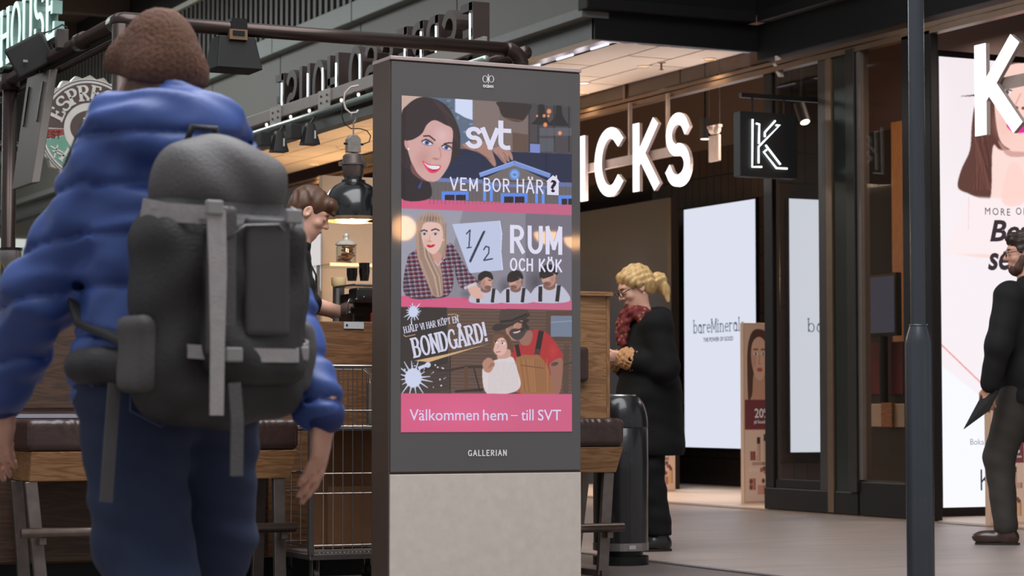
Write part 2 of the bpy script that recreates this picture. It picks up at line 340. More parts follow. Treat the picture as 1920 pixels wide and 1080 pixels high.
# ------------------------------------------------------------------ smooth bodies: blended volumes turned into one continuous surface
def rotm(rx=0, ry=0, rz=0): return np.array(Matrix.Rotation(math.radians(rz),3,'Z') @ Matrix.Rotation(math.radians(ry),3,'Y') @ Matrix.Rotation(math.radians(rx),3,'X'))
def rc(a, b, ra, rb, k=.03, sub=False): return ('rc', np.array(a, float), np.array(b, float), ra, rb, k, sub)
def el(c, r, R=None, k=.03, sub=False): return ('el', np.array(c, float), np.array(r, float), np.eye(3) if R is None else np.array(R), 0, k, sub)
def rbx(c, hf, r, R=None, k=.03, sub=False): return ('rb', np.array(c, float), np.array(hf, float), np.eye(3) if R is None else np.array(R), r, k, sub)
def sdf(prims, h, disp=None, clip=None):
    lo = np.full(3, 1e9); hi = -lo
    for p in prims:
        if p[6]: continue
        if p[0] == 'rc': m = max(p[3], p[4]); a = np.minimum(p[1], p[2])-m; b = np.maximum(p[1], p[2])+m
        else: m = np.abs(p[3]) @ p[2]+p[4]; a = p[1]-m; b = p[1]+m
        lo = np.minimum(lo, a); hi = np.maximum(hi, b)
    lo -= 4*h+.02; hi += 4*h+.02; n = np.ceil((hi-lo)/h).astype(int)+1
    f = np.full(n, .5, np.float32); ax = [lo[i]+np.arange(n[i])*h for i in range(3)]
    for p in prims:
        k = p[5]; pad = k+3*h
        if p[0] == 'rc': m = max(p[3], p[4]); a = np.minimum(p[1], p[2])-m; b = np.maximum(p[1], p[2])+m
        else: m = np.abs(p[3]) @ p[2]+p[4]; a = p[1]-m; b = p[1]+m
        i0 = np.clip(((a-pad-lo)/h).astype(int), 0, n); i1 = np.clip(((b+pad-lo)/h).astype(int)+2, 0, n); sl = tuple(slice(i0[i], i1[i]) for i in range(3))
        if min(i1-i0) <= 0: continue
        X = ax[0][sl[0]][:,None,None]; Y = ax[1][sl[1]][None,:,None]; Z = ax[2][sl[2]][None,None,:]
        if p[0] == 'rc':
            ba = p[2]-p[1]; L2 = ba @ ba+1e-12; px, py, pz = X-p[1][0], Y-p[1][1], Z-p[1][2]
            t = np.clip((px*ba[0]+py*ba[1]+pz*ba[2])/L2, 0, 1); d = np.sqrt((px-ba[0]*t)**2+(py-ba[1]*t)**2+(pz-ba[2]*t)**2)-(p[3]+(p[4]-p[3])*t)
        else:
            R = p[3].T; px, py, pz = X-p[1][0], Y-p[1][1], Z-p[1][2]
            q = [R[i][0]*px+R[i][1]*py+R[i][2]*pz for i in range(3)]
            if p[0] == 'el':
                k0 = np.sqrt(sum((q[i]/p[2][i])**2 for i in range(3))); k1 = np.sqrt(sum((q[i]/p[2][i]**2)**2 for i in range(3)))+1e-9; d = k0*(k0-1)/k1
            else:
                e = [np.abs(q[i])-(p[2][i]-p[4]*0) for i in range(3)]; d = np.sqrt(sum(np.maximum(e[i],0)**2 for i in range(3)))+np.minimum(np.maximum(np.maximum(e[0],e[1]),e[2]),0)-p[4]
        d = d.astype(np.float32); g = f[sl]
        if p[6]: d = -d; hh = np.maximum(k-np.abs(g-d), 0)/k; f[sl] = np.maximum(g, d)+hh*hh*k*.25
        else: hh = np.maximum(k-np.abs(g-d), 0)/k; f[sl] = np.minimum(g, d)-hh*hh*k*.25
    if disp or clip:
        X, Y, Z = ax[0][:,None,None], ax[1][None,:,None], ax[2][None,None,:]
        if disp: f = f+disp(X, Y, Z).astype(np.float32)
        if clip: f = np.maximum(f, clip(X, Y, Z).astype(np.float32))
    f[0] = f[-1] = .5; f[:,0] = f[:,-1] = .5; f[:,:,0] = f[:,:,-1] = .5
    s = f < 0; cnt = np.zeros(tuple(n-1), np.int8)
    cs = [(i,j,k) for i in (0,1) for j in (0,1) for k in (0,1)]
    for i,j,k in cs: cnt += s[i:n[0]-1+i, j:n[1]-1+j, k:n[2]-1+k]
    mix = (cnt > 0) & (cnt < 8); idx = np.argwhere(mix); vid = np.full(mix.shape, -1, np.int64); vid[mix] = np.arange(len(idx))
    val = {c: f[idx[:,0]+c[0], idx[:,1]+c[1], idx[:,2]+c[2]] for c in cs}; acc = np.zeros((len(idx),3)); num = np.zeros(len(idx))
    for c in cs:
        for a in range(3):
            if c[a]: continue
            e = list(c); e[a] = 1; e = tuple(e); va, vb = val[c], val[e]; m = (va < 0) != (vb < 0)
            t = np.where(m, va/np.where(m, va-vb, 1), 0); pt = np.tile(np.array(c, float), (len(idx),1)); pt[:,a] = t
            acc[m] += pt[m]; num[m] += 1
    V = lo+(idx+acc/num[:,None])*h; F = []
    for a in range(3):
        b, c = (a+1)%3, (a+2)%3
        s0 = np.take(s, range(n[a]-1), a); s1 = np.take(s, range(1, n[a]), a); e = np.argwhere(s0 != s1)
        e = e[(e[:,b] > 0) & (e[:,c] > 0) & (e[:,b] < n[b]-1) & (e[:,c] < n[c]-1)]; ins = s[e[:,0],e[:,1],e[:,2]]
        q = []
        for db, dc in ((-1,-1),(0,-1),(0,0),(-1,0)):
            g = e.copy(); g[:,b] += db; g[:,c] += dc; q.append(vid[g[:,0],g[:,1],g[:,2]])
        q = np.stack(q, 1); q[~ins] = q[~ins][:, ::-1]; F.append(q)
    F = np.concatenate(F); F = F[(F >= 0).all(1)]
    mb = MB(); mb.v = V; mb.f = F; return mb
def sobj(name, mb, m, parent):
    me = bpy.data.meshes.new(name); V = np.asarray(mb.v, np.float32); F = np.asarray(mb.f, np.int32)
    me.vertices.add(len(V)); me.vertices.foreach_set('co', V.ravel()); me.loops.add(F.size); me.loops.foreach_set('vertex_index', F.ravel())
    me.polygons.add(len(F)); me.polygons.foreach_set('loop_start', np.arange(0, F.size, 4, dtype=np.int32)); me.update(calc_edges=True)
    me.polygons.foreach_set('use_smooth', np.ones(len(F), bool)); me.materials.append(m)
    o = bpy.data.objects.new(name, me); C.objects.link(o); o.parent = parent; return o
# ================================================================== THE SETTING
XF, XU, ZS = 10.0, 8.5, 3.75
YC = W(1120, 70, z=ZS).y
black = mat('black_cladding', (15,14,15), .6, spec=.3, var=.05, scale=2)
greyw = mat('grey_green_panel', (98,97,90), .55, var=.06, scale=.8)
greyl = mat('grey_green_band', (124,131,125), .5, var=.06, scale=1)
darkrib = mat('dark_rib', (62,60,56), .5, var=.15, scale=3)
ribback = mat('rib_backing', (22,21,21), .7)
bronze = mat('bronze_trim', (122,98,78), .35, .6)
darkfr = mat('dark_window_frame', (28,23,21), .45, .2, spec=.3)
chrome = mat('polished_trim', (205,200,215), .18, 1, var=.03)
steel = mat('brushed_steel', (150,145,142), .35, .9, var=.1, scale=30)
blackm = mat('black_metal', (24,23,24), .42, .4, var=.1)
white_em = emat('white_light', (255,252,255), 2.2)
# floors
def plane(name, x0, x1, y0, y1, z, m):
    o = obj(name, MB().box(x0, x1, y0, y1, z-.08, z), m); return struct(o)
def stonemat(name, c, var, rough, streak):
    m = mat(name, c, rough, var=var, scale=1.4, bump=.05, bscale=60, stretch=streak); return m
plane('floor', 6.05, 10.0, -6, 60, 0, stonemat('light_paving', (152,138,132), .14, .42, (1.2, 5, 1)))
plane('floor', -14, 6.0, -6, 60, 0, stonemat('dark_paving', (96,86,82), .12, .45, (1, 2, 1)))
plane('floor', 10.0, 17, 8, 30, .012, mat('shop_floor', (206,184,166), .4, var=.05, scale=2))
struct(obj('trim_1', MB().box(6.0, 6.05, -6, 60, -.06, .006), mat('drain_strip', (120,116,116), .4, .6)))
struct(obj('trim_2', MB().box(9.9, 10.0, -6, 60, -.06, .008), mat('threshold', (150,126,108), .4, .3)))
# --- upper wall of the building across the lane: separate panels, band, ribs
wl = sempty('wall_upper', (XU, YC, 3.95))
ys = [YC, 18.8]+[18.8+2.3*i for i in range(1, 12)]
for a, b in zip(ys, ys[1:]): obj('panel', MB().box(XU, XU+.06, a+.012, b-.012, 3.95, 4.62), greyw, wl)
for a, b in zip(ys[:4], ys[1:5]): obj('panel', MB().box(XU, XU+.06, a+.012, b-.012, 4.82, 5.66), greyw, wl) if b < 20.7 else None
obj('panel_backing', MB().box(XU+.05, XU+.3, YC, 46, 3.75, 7.5), ribback, wl)
for a, b in zip(ys, ys[1:]): obj('band', MB().box(XU-.10, XU+.05, a+.008, b-.008, 4.62, 4.82), greyl, wl, bevel=.01)
y = 20.4; first = None
while y < 44:
    if first is None: first = obj('rib', MB().box(XU-.05, XU+.05, y, y+.075, 4.82, 5.62), darkrib, wl)
    else: inst(first, wl, (0, y-20.4, 0))
    y += .165
obj('cap_rail', MB().box(XU-.09, XU+.06, 20.4, 46, 5.62, 5.68), mat('pale_cap', (196,196,182), .5), wl)
# ledge and soffit
le = sempty('trim_3', (XU, YC, 3.75))
obj('ledge', MB().box(XU-.14, XU+.1, YC-.03, 46, 3.90, 3.97), mat('ledge_grey', (104,106,102), .5), le)
obj('fascia', MB().box(XU-.02, XU+.1, YC, 46, 3.74, 3.90), mat('fascia_grey', (72,72,70), .5), le)
so = sempty('ceiling', (XU, YC, ZS))
obj('soffit_backing', MB().box(XU+.1, XF+.02, YC+.02, 46, ZS+.03, ZS+.12), mat('soffit_gap', (90,76,68), .7), so)
tilem = mat('ceiling_tile', (214,198,184), .55, var=.04, scale=1.5)
tx = [XU+.24, XU+.68, XU+1.10, XF-.02]; tile = {}
for r in range(3):
    y = YC+.16-(.0, .62, .25)[r]; 
    while y < 34:
        a, b = max(y+.006, YC+.16), y+1.2-.006
        if b > a+.05: obj('ceiling_tile', MB().box(tx[r]+.009, tx[r+1]-.009, a+.006, b-.006, ZS, ZS+.03), tilem, so)
        y += 1.2
obj('soffit_trim', MB().box(XU+.1, XU+.24, YC+.02, 34, ZS-.005, ZS+.02), chrome, so)
obj('soffit_trim', MB().box(XU+.24, XF, YC+.02, YC+.16, ZS-.005, ZS+.02), chrome, so)
ledm = emat('cool_led', (235,236,255), 1.6)
for k in range(7): obj('led_strip', MB().box(XU+.222, XU+.236, YC+.22+k*.62, YC+.22+k*.62+.3, ZS-.014, ZS-.004), ledm, so)
# black canopy box over the shop corner
cb = sempty('wall_canopy', (XU, YC, ZS))
obj('canopy_front', MB().box(XU-.02, XF+.02, YC-.02, YC+.03, ZS-.02, 3.95), black, cb)
obj('canopy_ledge', MB().box(XU-.15, XF-.1, YC-.14, YC+.02, 3.95, 4.04), black, cb, bevel=.008)
obj('canopy_face', MB().box(XU-.02, XF+.02, YC-.0, YC+.06, 4.04, 7.5), mat('black_face', (13,12,14), .65, spec=.25), cb)
obj('side_fascia', MB().box(XF-.02, XF+.25, 3, YC-.02, 3.66, 3.95), black, cb)
obj('side_ledge', MB().box(XF-.1, XF+.2, 3, YC-.14, 3.95, 4.04), black, cb, bevel=.008)
obj('side_face', MB().box(XF-.02, XF+.2, 3, YC-.02, 4.04, 7.5), black, cb)
# --- shop interior shell
slate = mat('slate_wall', (32,32,43), .6, var=.06, scale=.7)
mauve = mat('mauve_plaster', (66,50,50), .8, var=.06, scale=.6)
tiled = mat('dark_glazed_tile', (52,42,39), .22, var=.25, scale=1.3)
grout = mat('tile_grout', (26,21,20), .8)
XB = 12.65
wb = sempty('wall_back', (XB, 19, 0))
obj('plaster', MB().box(XB, XB+.2, 11, 30, 3.45, 4.3), mauve, wb)
obj('tile_backing', MB().box(XB+.01, XB+.2, 11, 30, 0, 3.45), grout, wb)
src = None                                   # single tiles where the wall shows beside the screen
def tilecol(ya, yb, za, zb, skip=None):
    global src
    y = ya
    while y < yb-.01:
        z = za
        while z < zb-.01:
            if not (skip and skip(y, z)):
                if src is None: src = obj('wall_tile', MB().box(XB-.012, XB+.01, 0+.004, .146, .004, .296), tiled, wb, local=True); src.location = (0,0,0)
                if src.get('used') is None:
                    src['used'] = 1; me = src.data
                    for v in me.vertices: v.co.x -= XB
                    src.location = (0, y-19, z)
                else: inst(src, wb, (0, y-19, z))
            z += .30
        y += .15
yA, yB = W(1424, 380, x=XB).y, W(1290, 380, x=XB).y
tilecol(yA-.9, yB+.75, 0.0, 3.45, lambda y, z: (y > yA-.05 and y < yB-.02 and .45 < z+.15 < 2.92))
del src['used']
sw = sempty('wall_slate', (11.6, 22, 0)); y0 = W(1257, 600, x=11.6).y
obj('slate_panel', MB().box(11.6, 11.66, y0, 32, 0, W(1180, 383, x=11.6).z), slate, sw)
obj('corner_trim', MB().box(11.57, 11.66, y0-.07, y0, 0, W(1257, 372, x=11.6).z), mat('dark_bronze', (44,34,30), .5, .2), sw)
struct(obj('wall_shop_side', MB().box(10.2, 13, 30, 30.2, 0, 4.3), mauve))
struct(obj('wall_shop_end', MB().box(15.2, 15.4, 8, 19, 0, 4.3), mat('dark_shop_wall', (48,38,36), .6)))
struct(obj('ceiling', MB().box(10.05, 17, 8, 30.2, 4.25, 4.35), mat('shop_ceiling', (72,56,54), .8)))
pb = sempty('wall_pillar', (12.5, 19.6, 0)); xp = W(1462, 600, y=19.0).x
obj('pillar_core', MB().box(xp, 13.4, 19.01, 19.2, 0, 4.25), grout, pb)
x = xp
psrc = None
while x < 13.1:
    z = 0
    while z < 4.2:
        if z < .3 or z > 2.85 or x < xp+.02:
            obj('pillar_tile', MB().box(x+.004, x+.15-.004, 18.995, 19.012, z+.004, z+.296), tiled, pb)
        z += .3
    x += .15
# ================================================================== shop front on the line x = 10
hd = sempty('trim_4', (XF, 16, 3.55))
obj('head_rail', MB().box(XF-.04, XF+.04, 8, 30, 3.53, 3.57), bronze, hd)
obj('head_rail', MB().box(XF-.03, XF+.03, 8, 30, 3.585, 3.615), bronze, hd)
pane = glassmat('shop_glass', (246,246,244), .06)
wt = sempty('window_1', (XF, 19, 3.6))
for a, b in ((YC+.1, 18.4), (18.4, 20.6), (20.6, 22.8), (22.8, 25)): obj('transom_pane', MB().box(XF-.004, XF+.004, a+.02, b-.02, 3.615, 3.75), pane, wt)
for a in (18.4, 20.6, 22.8): obj('transom_bar', MB().box(XF-.02, XF+.02, a-.02, a+.02, 3.6, 3.76), bronze, wt)
def YF(px): return W(px, 600, x=XF).y
ww = sempty('window_2', (XF, 15.4, 0))
pz = W(1500, 917, x=XF).z
obj('plinth', MB().box(XF-.03, XF+.06, YF(1612), YF(1437), 0.012, pz), darkfr, ww, bevel=.006)
obj('post', MB().box(XF-.02, XF+.02, YF(1453), YF(1437), pz, 3.56), darkfr, ww, bevel=.006)
obj('post', MB().box(XF-.03, XF+.06, YF(1556), YF(1542), pz, 3.56), mat('grey_frame', (74,68,64), .35, .5), ww, bevel=.004)
obj('frame_rail', MB().box(XF-.01, XF+.03, YF(1542), YF(1455), pz, pz+.07), darkfr, ww)
obj('pane', MB().box(XF+.006, XF+.014, YF(1542), YF(1455), pz+.07, 3.55), pane, ww)
colm = mat('green_bronze_cladding', (58,62,58), .22, .7, var=.1, scale=2)
wc = sempty('wall_column', (XF+.2, 14.9, 0))
obj('bronze_strip', MB().box(XF-.035, XF+.05, YF(1568), YF(1557), 0.02, 3.56), bronze, wc)
obj('cladding', MB().box(XF-.02, XF+.05, YF(1598), YF(1568), pz, 3.56), colm, wc)
obj('edge_post', MB().box(XF-.05, XF+.02, YF(1614), YF(1598), pz, 3.56), mat('column_edge', (62,58,55), .3, .6), wc, bevel=.004)
w3 = sempty('window_3', (XF, 14.3, 0))
obj('plinth', MB().box(XF-.03, XF+.12, YF(1702), YF(1615), 0.012, W(1660, 905, x=XF).z), darkfr, w3, bevel=.006)
obj('pane', MB().box(XF, XF+.008, YF(1702), YF(1620), .28, 3.55), glassmat('dark_shop_glass', (228,218,208), .035), w3)
obj('post', MB().box(XF-.03, XF+.05, YF(1622), YF(1615), .28, 3.56), mat('pale_gasket', (108,98,92), .4, .3), w3)
obj('post', MB().box(XF-.04, XF+.03, YF(1757), YF(1702), 0.012, 3.56), darkfr, w3, bevel=.008)
obj('gasket', MB().box(XF+.03, XF+.045, YF(1757)+.02, YF(1745), 0.012, 3.56), mat('black_gasket', (28,22,20), .5), w3)
# far end of the lane: glazed frontage and balustrade, seen in slivers at the left
fw = sempty('wall_far', (5, 40, 0))
teal = mat('teal_glass_wall', (150,180,180), .3, var=.12, scale=.6)
for k in range(9): obj('glass_panel', MB().box(2+k*1.0+.015, 3+k*1.0-.015, 40, 40.1, 0, 3.3), teal, fw)
obj('dark_header', MB().box(1, 12, 39.9, 40.1, 4.1, 7.4), mat('far_header', (66,60,56), .7), fw)
obj('white_fascia', MB().box(1, 12, 39.85, 40.1, 3.3, 3.55), mat('far_white', (206,210,208), .6), fw)
obj('lit_band', MB().box(1, 12, 39.95, 40.1, 3.55, 4.1), emat('far_lit', (226,232,226), .75), fw)
for k in range(3): obj('yellow_band', MB().box(1, 12, 39.7, 39.84, 2.0+.62*k, 2.12+.62*k), mat('yellow_band', (214,196,60), .5), fw)
struct(obj('ceiling', MB().box(-1.5, XU-.1, 20, 46, 7.1, 7.3), mat('lane_ceiling', (186,170,156), .8)))
struct(obj('wall_left', MB().box(-1.5, -1.3, 20, 46, 0, 7.1), mat('lane_wall', (140,134,126), .8)))
ob = sempty('wall_overhang', (XU, 24, 5.7))
obj('overhang', MB().box(XU-.9, XU+.3, 20.4, 40, 6.25, 7.1), mat('overhang_dark', (92,76,64), .7), ob)
for k in range(6): obj('beam', MB().box(XU-.85, XU+.05, 21.5+2.6*k, 21.7+2.6*k, 5.95, 6.25), mat('overhang_dark', (92,76,64), .7), ob)
# ================================================================== ceiling fittings
def downlight(px, py, warm=True, power=0, label='', r=.06):
    p = W(px, py, z=ZS); p.x = min(p.x, 9.88); t = thing('downlight', label, 'light', (p.x, p.y, ZS), group='soffit downlights')
    obj('rim', MB().lathe([(r*.8,-.012),(r,-.012),(r*1.15,-.002),(r*1.15,.0)], (p.x,p.y,ZS), 24), mat('white_rim', (230,220,210), .4), t, True)
    obj('lens', MB().lathe([(0,-.006),(r*.8,-.006)], (p.x,p.y,ZS), 24), emat('warm_lens' if warm else 'cool_lens', (255,182,104) if warm else (255,246,238), 1.6 if warm else 3), t)
    if power: spot('downlight_lamp', (p.x, p.y, ZS-.05), power, (1,.78,.55) if warm else (1,.93,.88), 140)
downlight(1208, 124, True, 14, 'warm downlight beside the sprinkler in the tiled soffit')
downlight(1380, 114, True, 14, 'warm downlight nearest the black canopy edge of the soffit')
downlight(1127, 176, True, 14, 'warm downlight above the letter I of the lit shop sign')
downlight(1095, 155, False, 10, 'white downlight at the edge of the tall advertising totem')
for q, (px, py, l) in enumerate([(620,310,'right of the pendant lamp hook'),(641,276,'beside the pendant lamp chain'),(515,313,'furthest left'),(560,262,'behind the two track spotlights')]):
    downlight(px, py, True, 26, 'small warm downlight in the orange lit soffit, '+l)
p = W(1240, 117, z=ZS); t = thing('sprinkler', 'brass fire sprinkler head in the tiled soffit', 'sprinkler', (p.x, p.y, ZS))
brass = mat('brass', (120,92,64), .35, .9)
obj('escutcheon', MB().lathe([(0,-.008),(.035,-.006),(.04,0)], p, 20), brass, t, True); obj('nozzle', MB().cyl(p, p-Vector((0,0,.06)), .008).cyl(p-Vector((0,0,.06)), p-Vector((0,0,.064)), .02), brass, t)
# added mid-air uplights that brighten the soffit; no fittings stand here
for yy in (20.0, 22.6, 25.2): area('warm_soffit_fill', (9.8, yy, 2.3), .6, 34, (1,.62,.28), rot=(math.pi,math.radians(25),0))
for yy in (17.0, 18.8): area('soffit_fill', (9.85, yy, 2.6), .5, 14, (1,.88,.84), rot=(math.pi,math.radians(25),0))
# ================================================================== ADVERTISING TOTEM
YT = 9.0
xL, xR = W(731, 600, y=YT).x, W(1090, 600, y=YT).x
zT = W(733, 104, y=YT).z; zSeam = W(910, 886, y=YT).z
T = thing('advertising_totem', 'tall grey digital advertising totem with lit portrait screen and pale base', 'advertising totem', ((xL+xR)/2, YT+.1, 0))
dkg = mat('totem_dark_front', (92,88,88), .04, 0, var=.04, scale=2, spec=.5)
side = mat('totem_side_steel', (92,77,69), .42, .35, var=.05, scale=1.5)
paleb = mat('totem_pale_base', (208,196,186), .45, .0, var=.06, scale=25, bump=.04, bscale=200)
obj('body', MB().box(xL, xR, YT+.012, YT+.2, .02, zT), side, T, bevel=.004)
obj('front_glass', MB().box(xL+.006, xR-.004, YT, YT+.012, zSeam+.006, zT-.022), dkg, T, bevel=.002)
obj('top_cap', MB().box(xL-.001, xR+.001, YT-.004, YT+.2, zT-.016, zT), mat('totem_cap', (196,178,174), .35, .5), T, bevel=.002)
obj('base_panel', MB().box(xL+.004, xR-.004, YT-.002, YT+.012, .05, zSeam-.004), paleb, T, bevel=.002)
obj('plinth', MB().box(xL+.03, xR-.03, YT+.02, YT+.18, 0, .05), blackm, T)
sx0, sx1 = W(752.3, 400, y=YT).x, W(1071.5, 400, y=YT).x
sz1, sz0 = W(752.6, 179, y=YT).z, W(751, 810.5, y=YT).z
def tf_for(ox, oy, sc):
    def f(zx, zy):
        p = W(ox+zx/sc, oy+zy/sc, y=YT); return ((p.x-sx0)/(sx1-sx0), (sz1-p.z)/(sz1-sz0))
    return f
cv = Canvas(330, 645, tf_for(740, 170, 4.694), (208,88,128))
def pinkgrad():
    Y, X = np.mgrid[0:cv.h, 0:cv.w]; g = (X/cv.w)[..., None]; cv.a = cv.a*(1-g)+np.array((190,98,130), np.float32)*g
pinkgrad()
# --- picture 1
P1 = [(50,30),(1560,137),(1560,1001),(50,937)]
cv.poly(P1, (120,104,100))
cv.poly([(50,30),(250,50),(60,240),(50,240)], (196,168,156))
cv.poly([(330,55),(690,80),(690,470),(430,470)], (92,106,128), 1, 3)
for i in range(40): cv.ell((random.uniform(350,690), random.uniform(70,430)), random.uniform(12,35), random.uniform(12,30), random.choice([(70,84,100),(120,140,170),(100,116,120),(150,165,190)]), 0, .6, .5)
cv.poly([(532,72),(684,82),(684,262),(620,240),(532,190)], (206,214,240), 1, 2)
cv.poly([(688,80),(920,96),(920,520),(688,470)], (126,110,106), 1, 1)
cv.poly([(1185,115),(1560,140),(1560,560),(1185,545)], (74,68,72), 1, 2)
cv.sm([(910,98),(1185,118),(1180,190),(1120,270),(1040,270),(950,230),(915,150)], (56,46,44), 1, 2)
cv.poly([(960,236),(1120,262),(1110,276),(980,256)], (120,84,64), .7, 1)
for x, y, r in ((1290,210,62),(1440,220,75)): cv.sm([(x-20,120),(x+20,125),(x+35,y),(x+r,y+70),(x+r,y+95),(x-r*1.4,y+85),(x-r,y+60),(x-30,y)], (42,37,38), 1, 2)
for x in (1180,1260,1400,1530): cv.line([(x,130),(x,540)], 14, (48,44,48), .8)
cv.rect(1270,330,1560,400,(104,104,116),.6,3); cv.rect(1270,420,1400,540,(92,96,110),.7,3)
for x, y, r in ((1355,185,26),(1312,224,18),(1322,302,24),(1450,376,22),(1250,225,12),(1350,225,14)): cv.ell((x,y), r, r*1.1, (238,150,98), 0, .95, .5)
cv.poly([(1035,370),(1170,390),(1170,548),(1035,535)], (98,76,68), 1, 2)
cv.poly([(440,505),(1030,540),(1560,560),(1560,810),(300,790)], (40,42,68), 1, 1)
for y in range(580, 790, 22): cv.line([(430,y),(760,y+8)], 4, (52,56,86), .6)
cv.poly([(1188,462),(1276,466),(1276,550),(1188,545)], (122,134,196)); cv.line([(1188,462),(1276,467)], 12, (60,50,56))
cv.sm([(600,470),(760,448),(840,480),(860,540),(890,640),(884,668),(862,660),(800,590),(730,545),(640,515)], (166,124,112), 1, 1)
cv.sm([(860,520),(940,490),(1000,520),(1030,560),(1038,612),(1018,605),(1000,570),(1008,625),(985,618),(962,580),(985,640),(960,640),(905,580)], (170,130,120), 1, 1)
for a, b in (((905,560),(965,630)),((950,540),(1000,610)),((700,520),(840,610))): cv.line([a,b], 8, (120,84,78), .6)
cv.poly([(300,800),(1560,830),(1560,1004),(300,960)], (104,96,98))
for x in range(310, 1560, 34): cv.line([(x,805),(x,1000)], 5, (92,85,88), .7)
cv.poly([(755,790),(1050,650),(1350,800)], (112,103,102))
cv.line([(745,745),(1050,640)], 40, (122,150,214)); cv.line([(1050,640),(1365,752)], 40, (116,142,206)); cv.line([(750,728),(1050,622),(1365,735)], 8, (150,172,226))
cv.line([(330,783),(772,802)], 34, (108,122,174)); cv.line([(1440,825),(1560,832)], 34, (96,112,166)); cv.line([(772,826),(1340,850)], 26, (104,122,176))
cv.ell((1053,738), 48, 50, (96,134,200)); cv.ell((1053,738), 34, 36, (126,164,226)); cv.line([(1040,740),(1066,742)], 16, (80,110,170))
for x, a, b in ((790,800,970),(848,810,975),(1245,860,992),(1303,870,996)): cv.line([(x,a),(x,b)], 24, (98,146,238))
for x0, y0, x1, y1 in ((412,888,650,965),(932,903,1166,988),(1438,922,1600,1004)):
    cv.rect(x0,y0,x1,y1,(92,134,226)); cv.rect(x0+28,y0+30,x1-26,y1,(48,34,36)); cv.line([((x0+x1)/2,y0+30),((x0+x1)/2,y1)], 10, (92,134,226))
# smiling dark-haired presenter (generic face)
cv.sm([(50,640),(150,640),(300,790),(306,950),(50,945)], (46,36,40)); cv.sm([(205,850),(235,800),(245,790),(225,860)], (60,70,140))
cv.sm([(56,650),(56,240),(110,130),(220,62),(340,72),(450,130),(530,250),(575,390),(568,570),(530,590),(480,660),(300,700)], (54,42,44))
for i in range(9): cv.line([(330+i*8,80+i*3),(430+i*14,200+i*10),(500+i*8,360+i*18)], 5, (78,62,60), .45)
cv.sm([(285,300),(350,262),(440,300),(508,345),(506,480),(490,620),(440,722),(372,795),(290,800),(205,735),(150,640),(108,500),(100,450),(165,430),(240,380)], (206,162,158), 1, 1)
cv.ell((250,600), 90, 130, (190,138,134), 20, .7, .9); cv.ell((420,400), 100, 110, (222,186,186), 0, .7, .9); cv.ell((440,600), 60, 80, (214,168,164), 0, .6, .8)
cv.sm([(150,640),(205,735),(290,800),(372,795),(330,800),(240,790),(150,720)], (120,78,74), .9, 1)
for (x, y, s) in ((288,458,1),(458,500,.9)):
    cv.ell((x,y), 62*s, 34*s, (96,66,68), 12, .7, .5); cv.ell((x,y+2), 44*s, 19*s, (226,220,228), 12); cv.ell((x-4,y+2), 21*s, 20*s, (74,104,176)); cv.ell((x-4,y+2), 9*s, 9*s, (26,24,36)); cv.line([(x-52*s,y-8),(x-10,y-28*s),(x+48*s,y+10)], 10, (40,28,32))
cv.line([(250,402),(305,400),(358,442)], 13, (66,44,44)); cv.line([(430,472),(470,462),(508,462)], 12, (66,44,44))
cv.line([(392,500),(408,560),(398,600)], 8, (176,122,118), .8); cv.ell((360,602), 42, 14, (166,108,106), 10, .7, .6)
cv.sm([(243,620),(300,648),(350,656),(404,660),(392,700),(340,728),(290,706)], (222,58,92)); cv.sm([(256,632),(300,658),(394,666),(376,692),(330,694),(284,668)], (236,232,238)); cv.sm([(284,672),(330,696),(376,694),(340,706)], (92,30,40))
for x in range(280, 380, 20): cv.line([(x,650),(x+4,688)], 3, (180,180,196), .6)
cv.ell((104,480), 16, 44, (196,146,140), -15); cv.ell((122,515), 7, 8, (240,240,240))
# --- picture 2
cv.tf = tf_for(740, 370, 4.694)
cv.poly([(50,97),(1560,160),(1560,902),(50,866)], (134,130,142))
cv.poly([(50,97),(600,120),(400,866),(50,866)], (164,164,180), .6, 6); cv.poly([(1150,143),(1560,160),(1560,902),(1150,890)], (104,98,110), .7, 6)
cv.ell((1240,750), 90, 130, (72,66,74), 0, .7, .9); cv.ell((970,790), 80, 110, (80,74,82), 0, .7, .9); cv.ell((630,850), 70, 60, (80,74,82), 0, .5, .9)
cv.poly([(505,237),(925,206),(944,320),(936,480),(952,640),(660,668)], (186,194,222)); cv.poly([(925,206),(944,320),(936,480),(952,640),(944,640),(930,480),(936,320),(918,208)], (214,220,240))
for l, w in (([(628,325),(662,288),(652,446)],11),([(630,446),(676,440)],10),([(790,296),(662,572)],16),([(776,304),(655,560)],5),([(780,465),(800,432),(828,440),(826,492),(780,556)],11),([(780,556),(862,540)],12)): cv.line(l, w, (52,54,72))
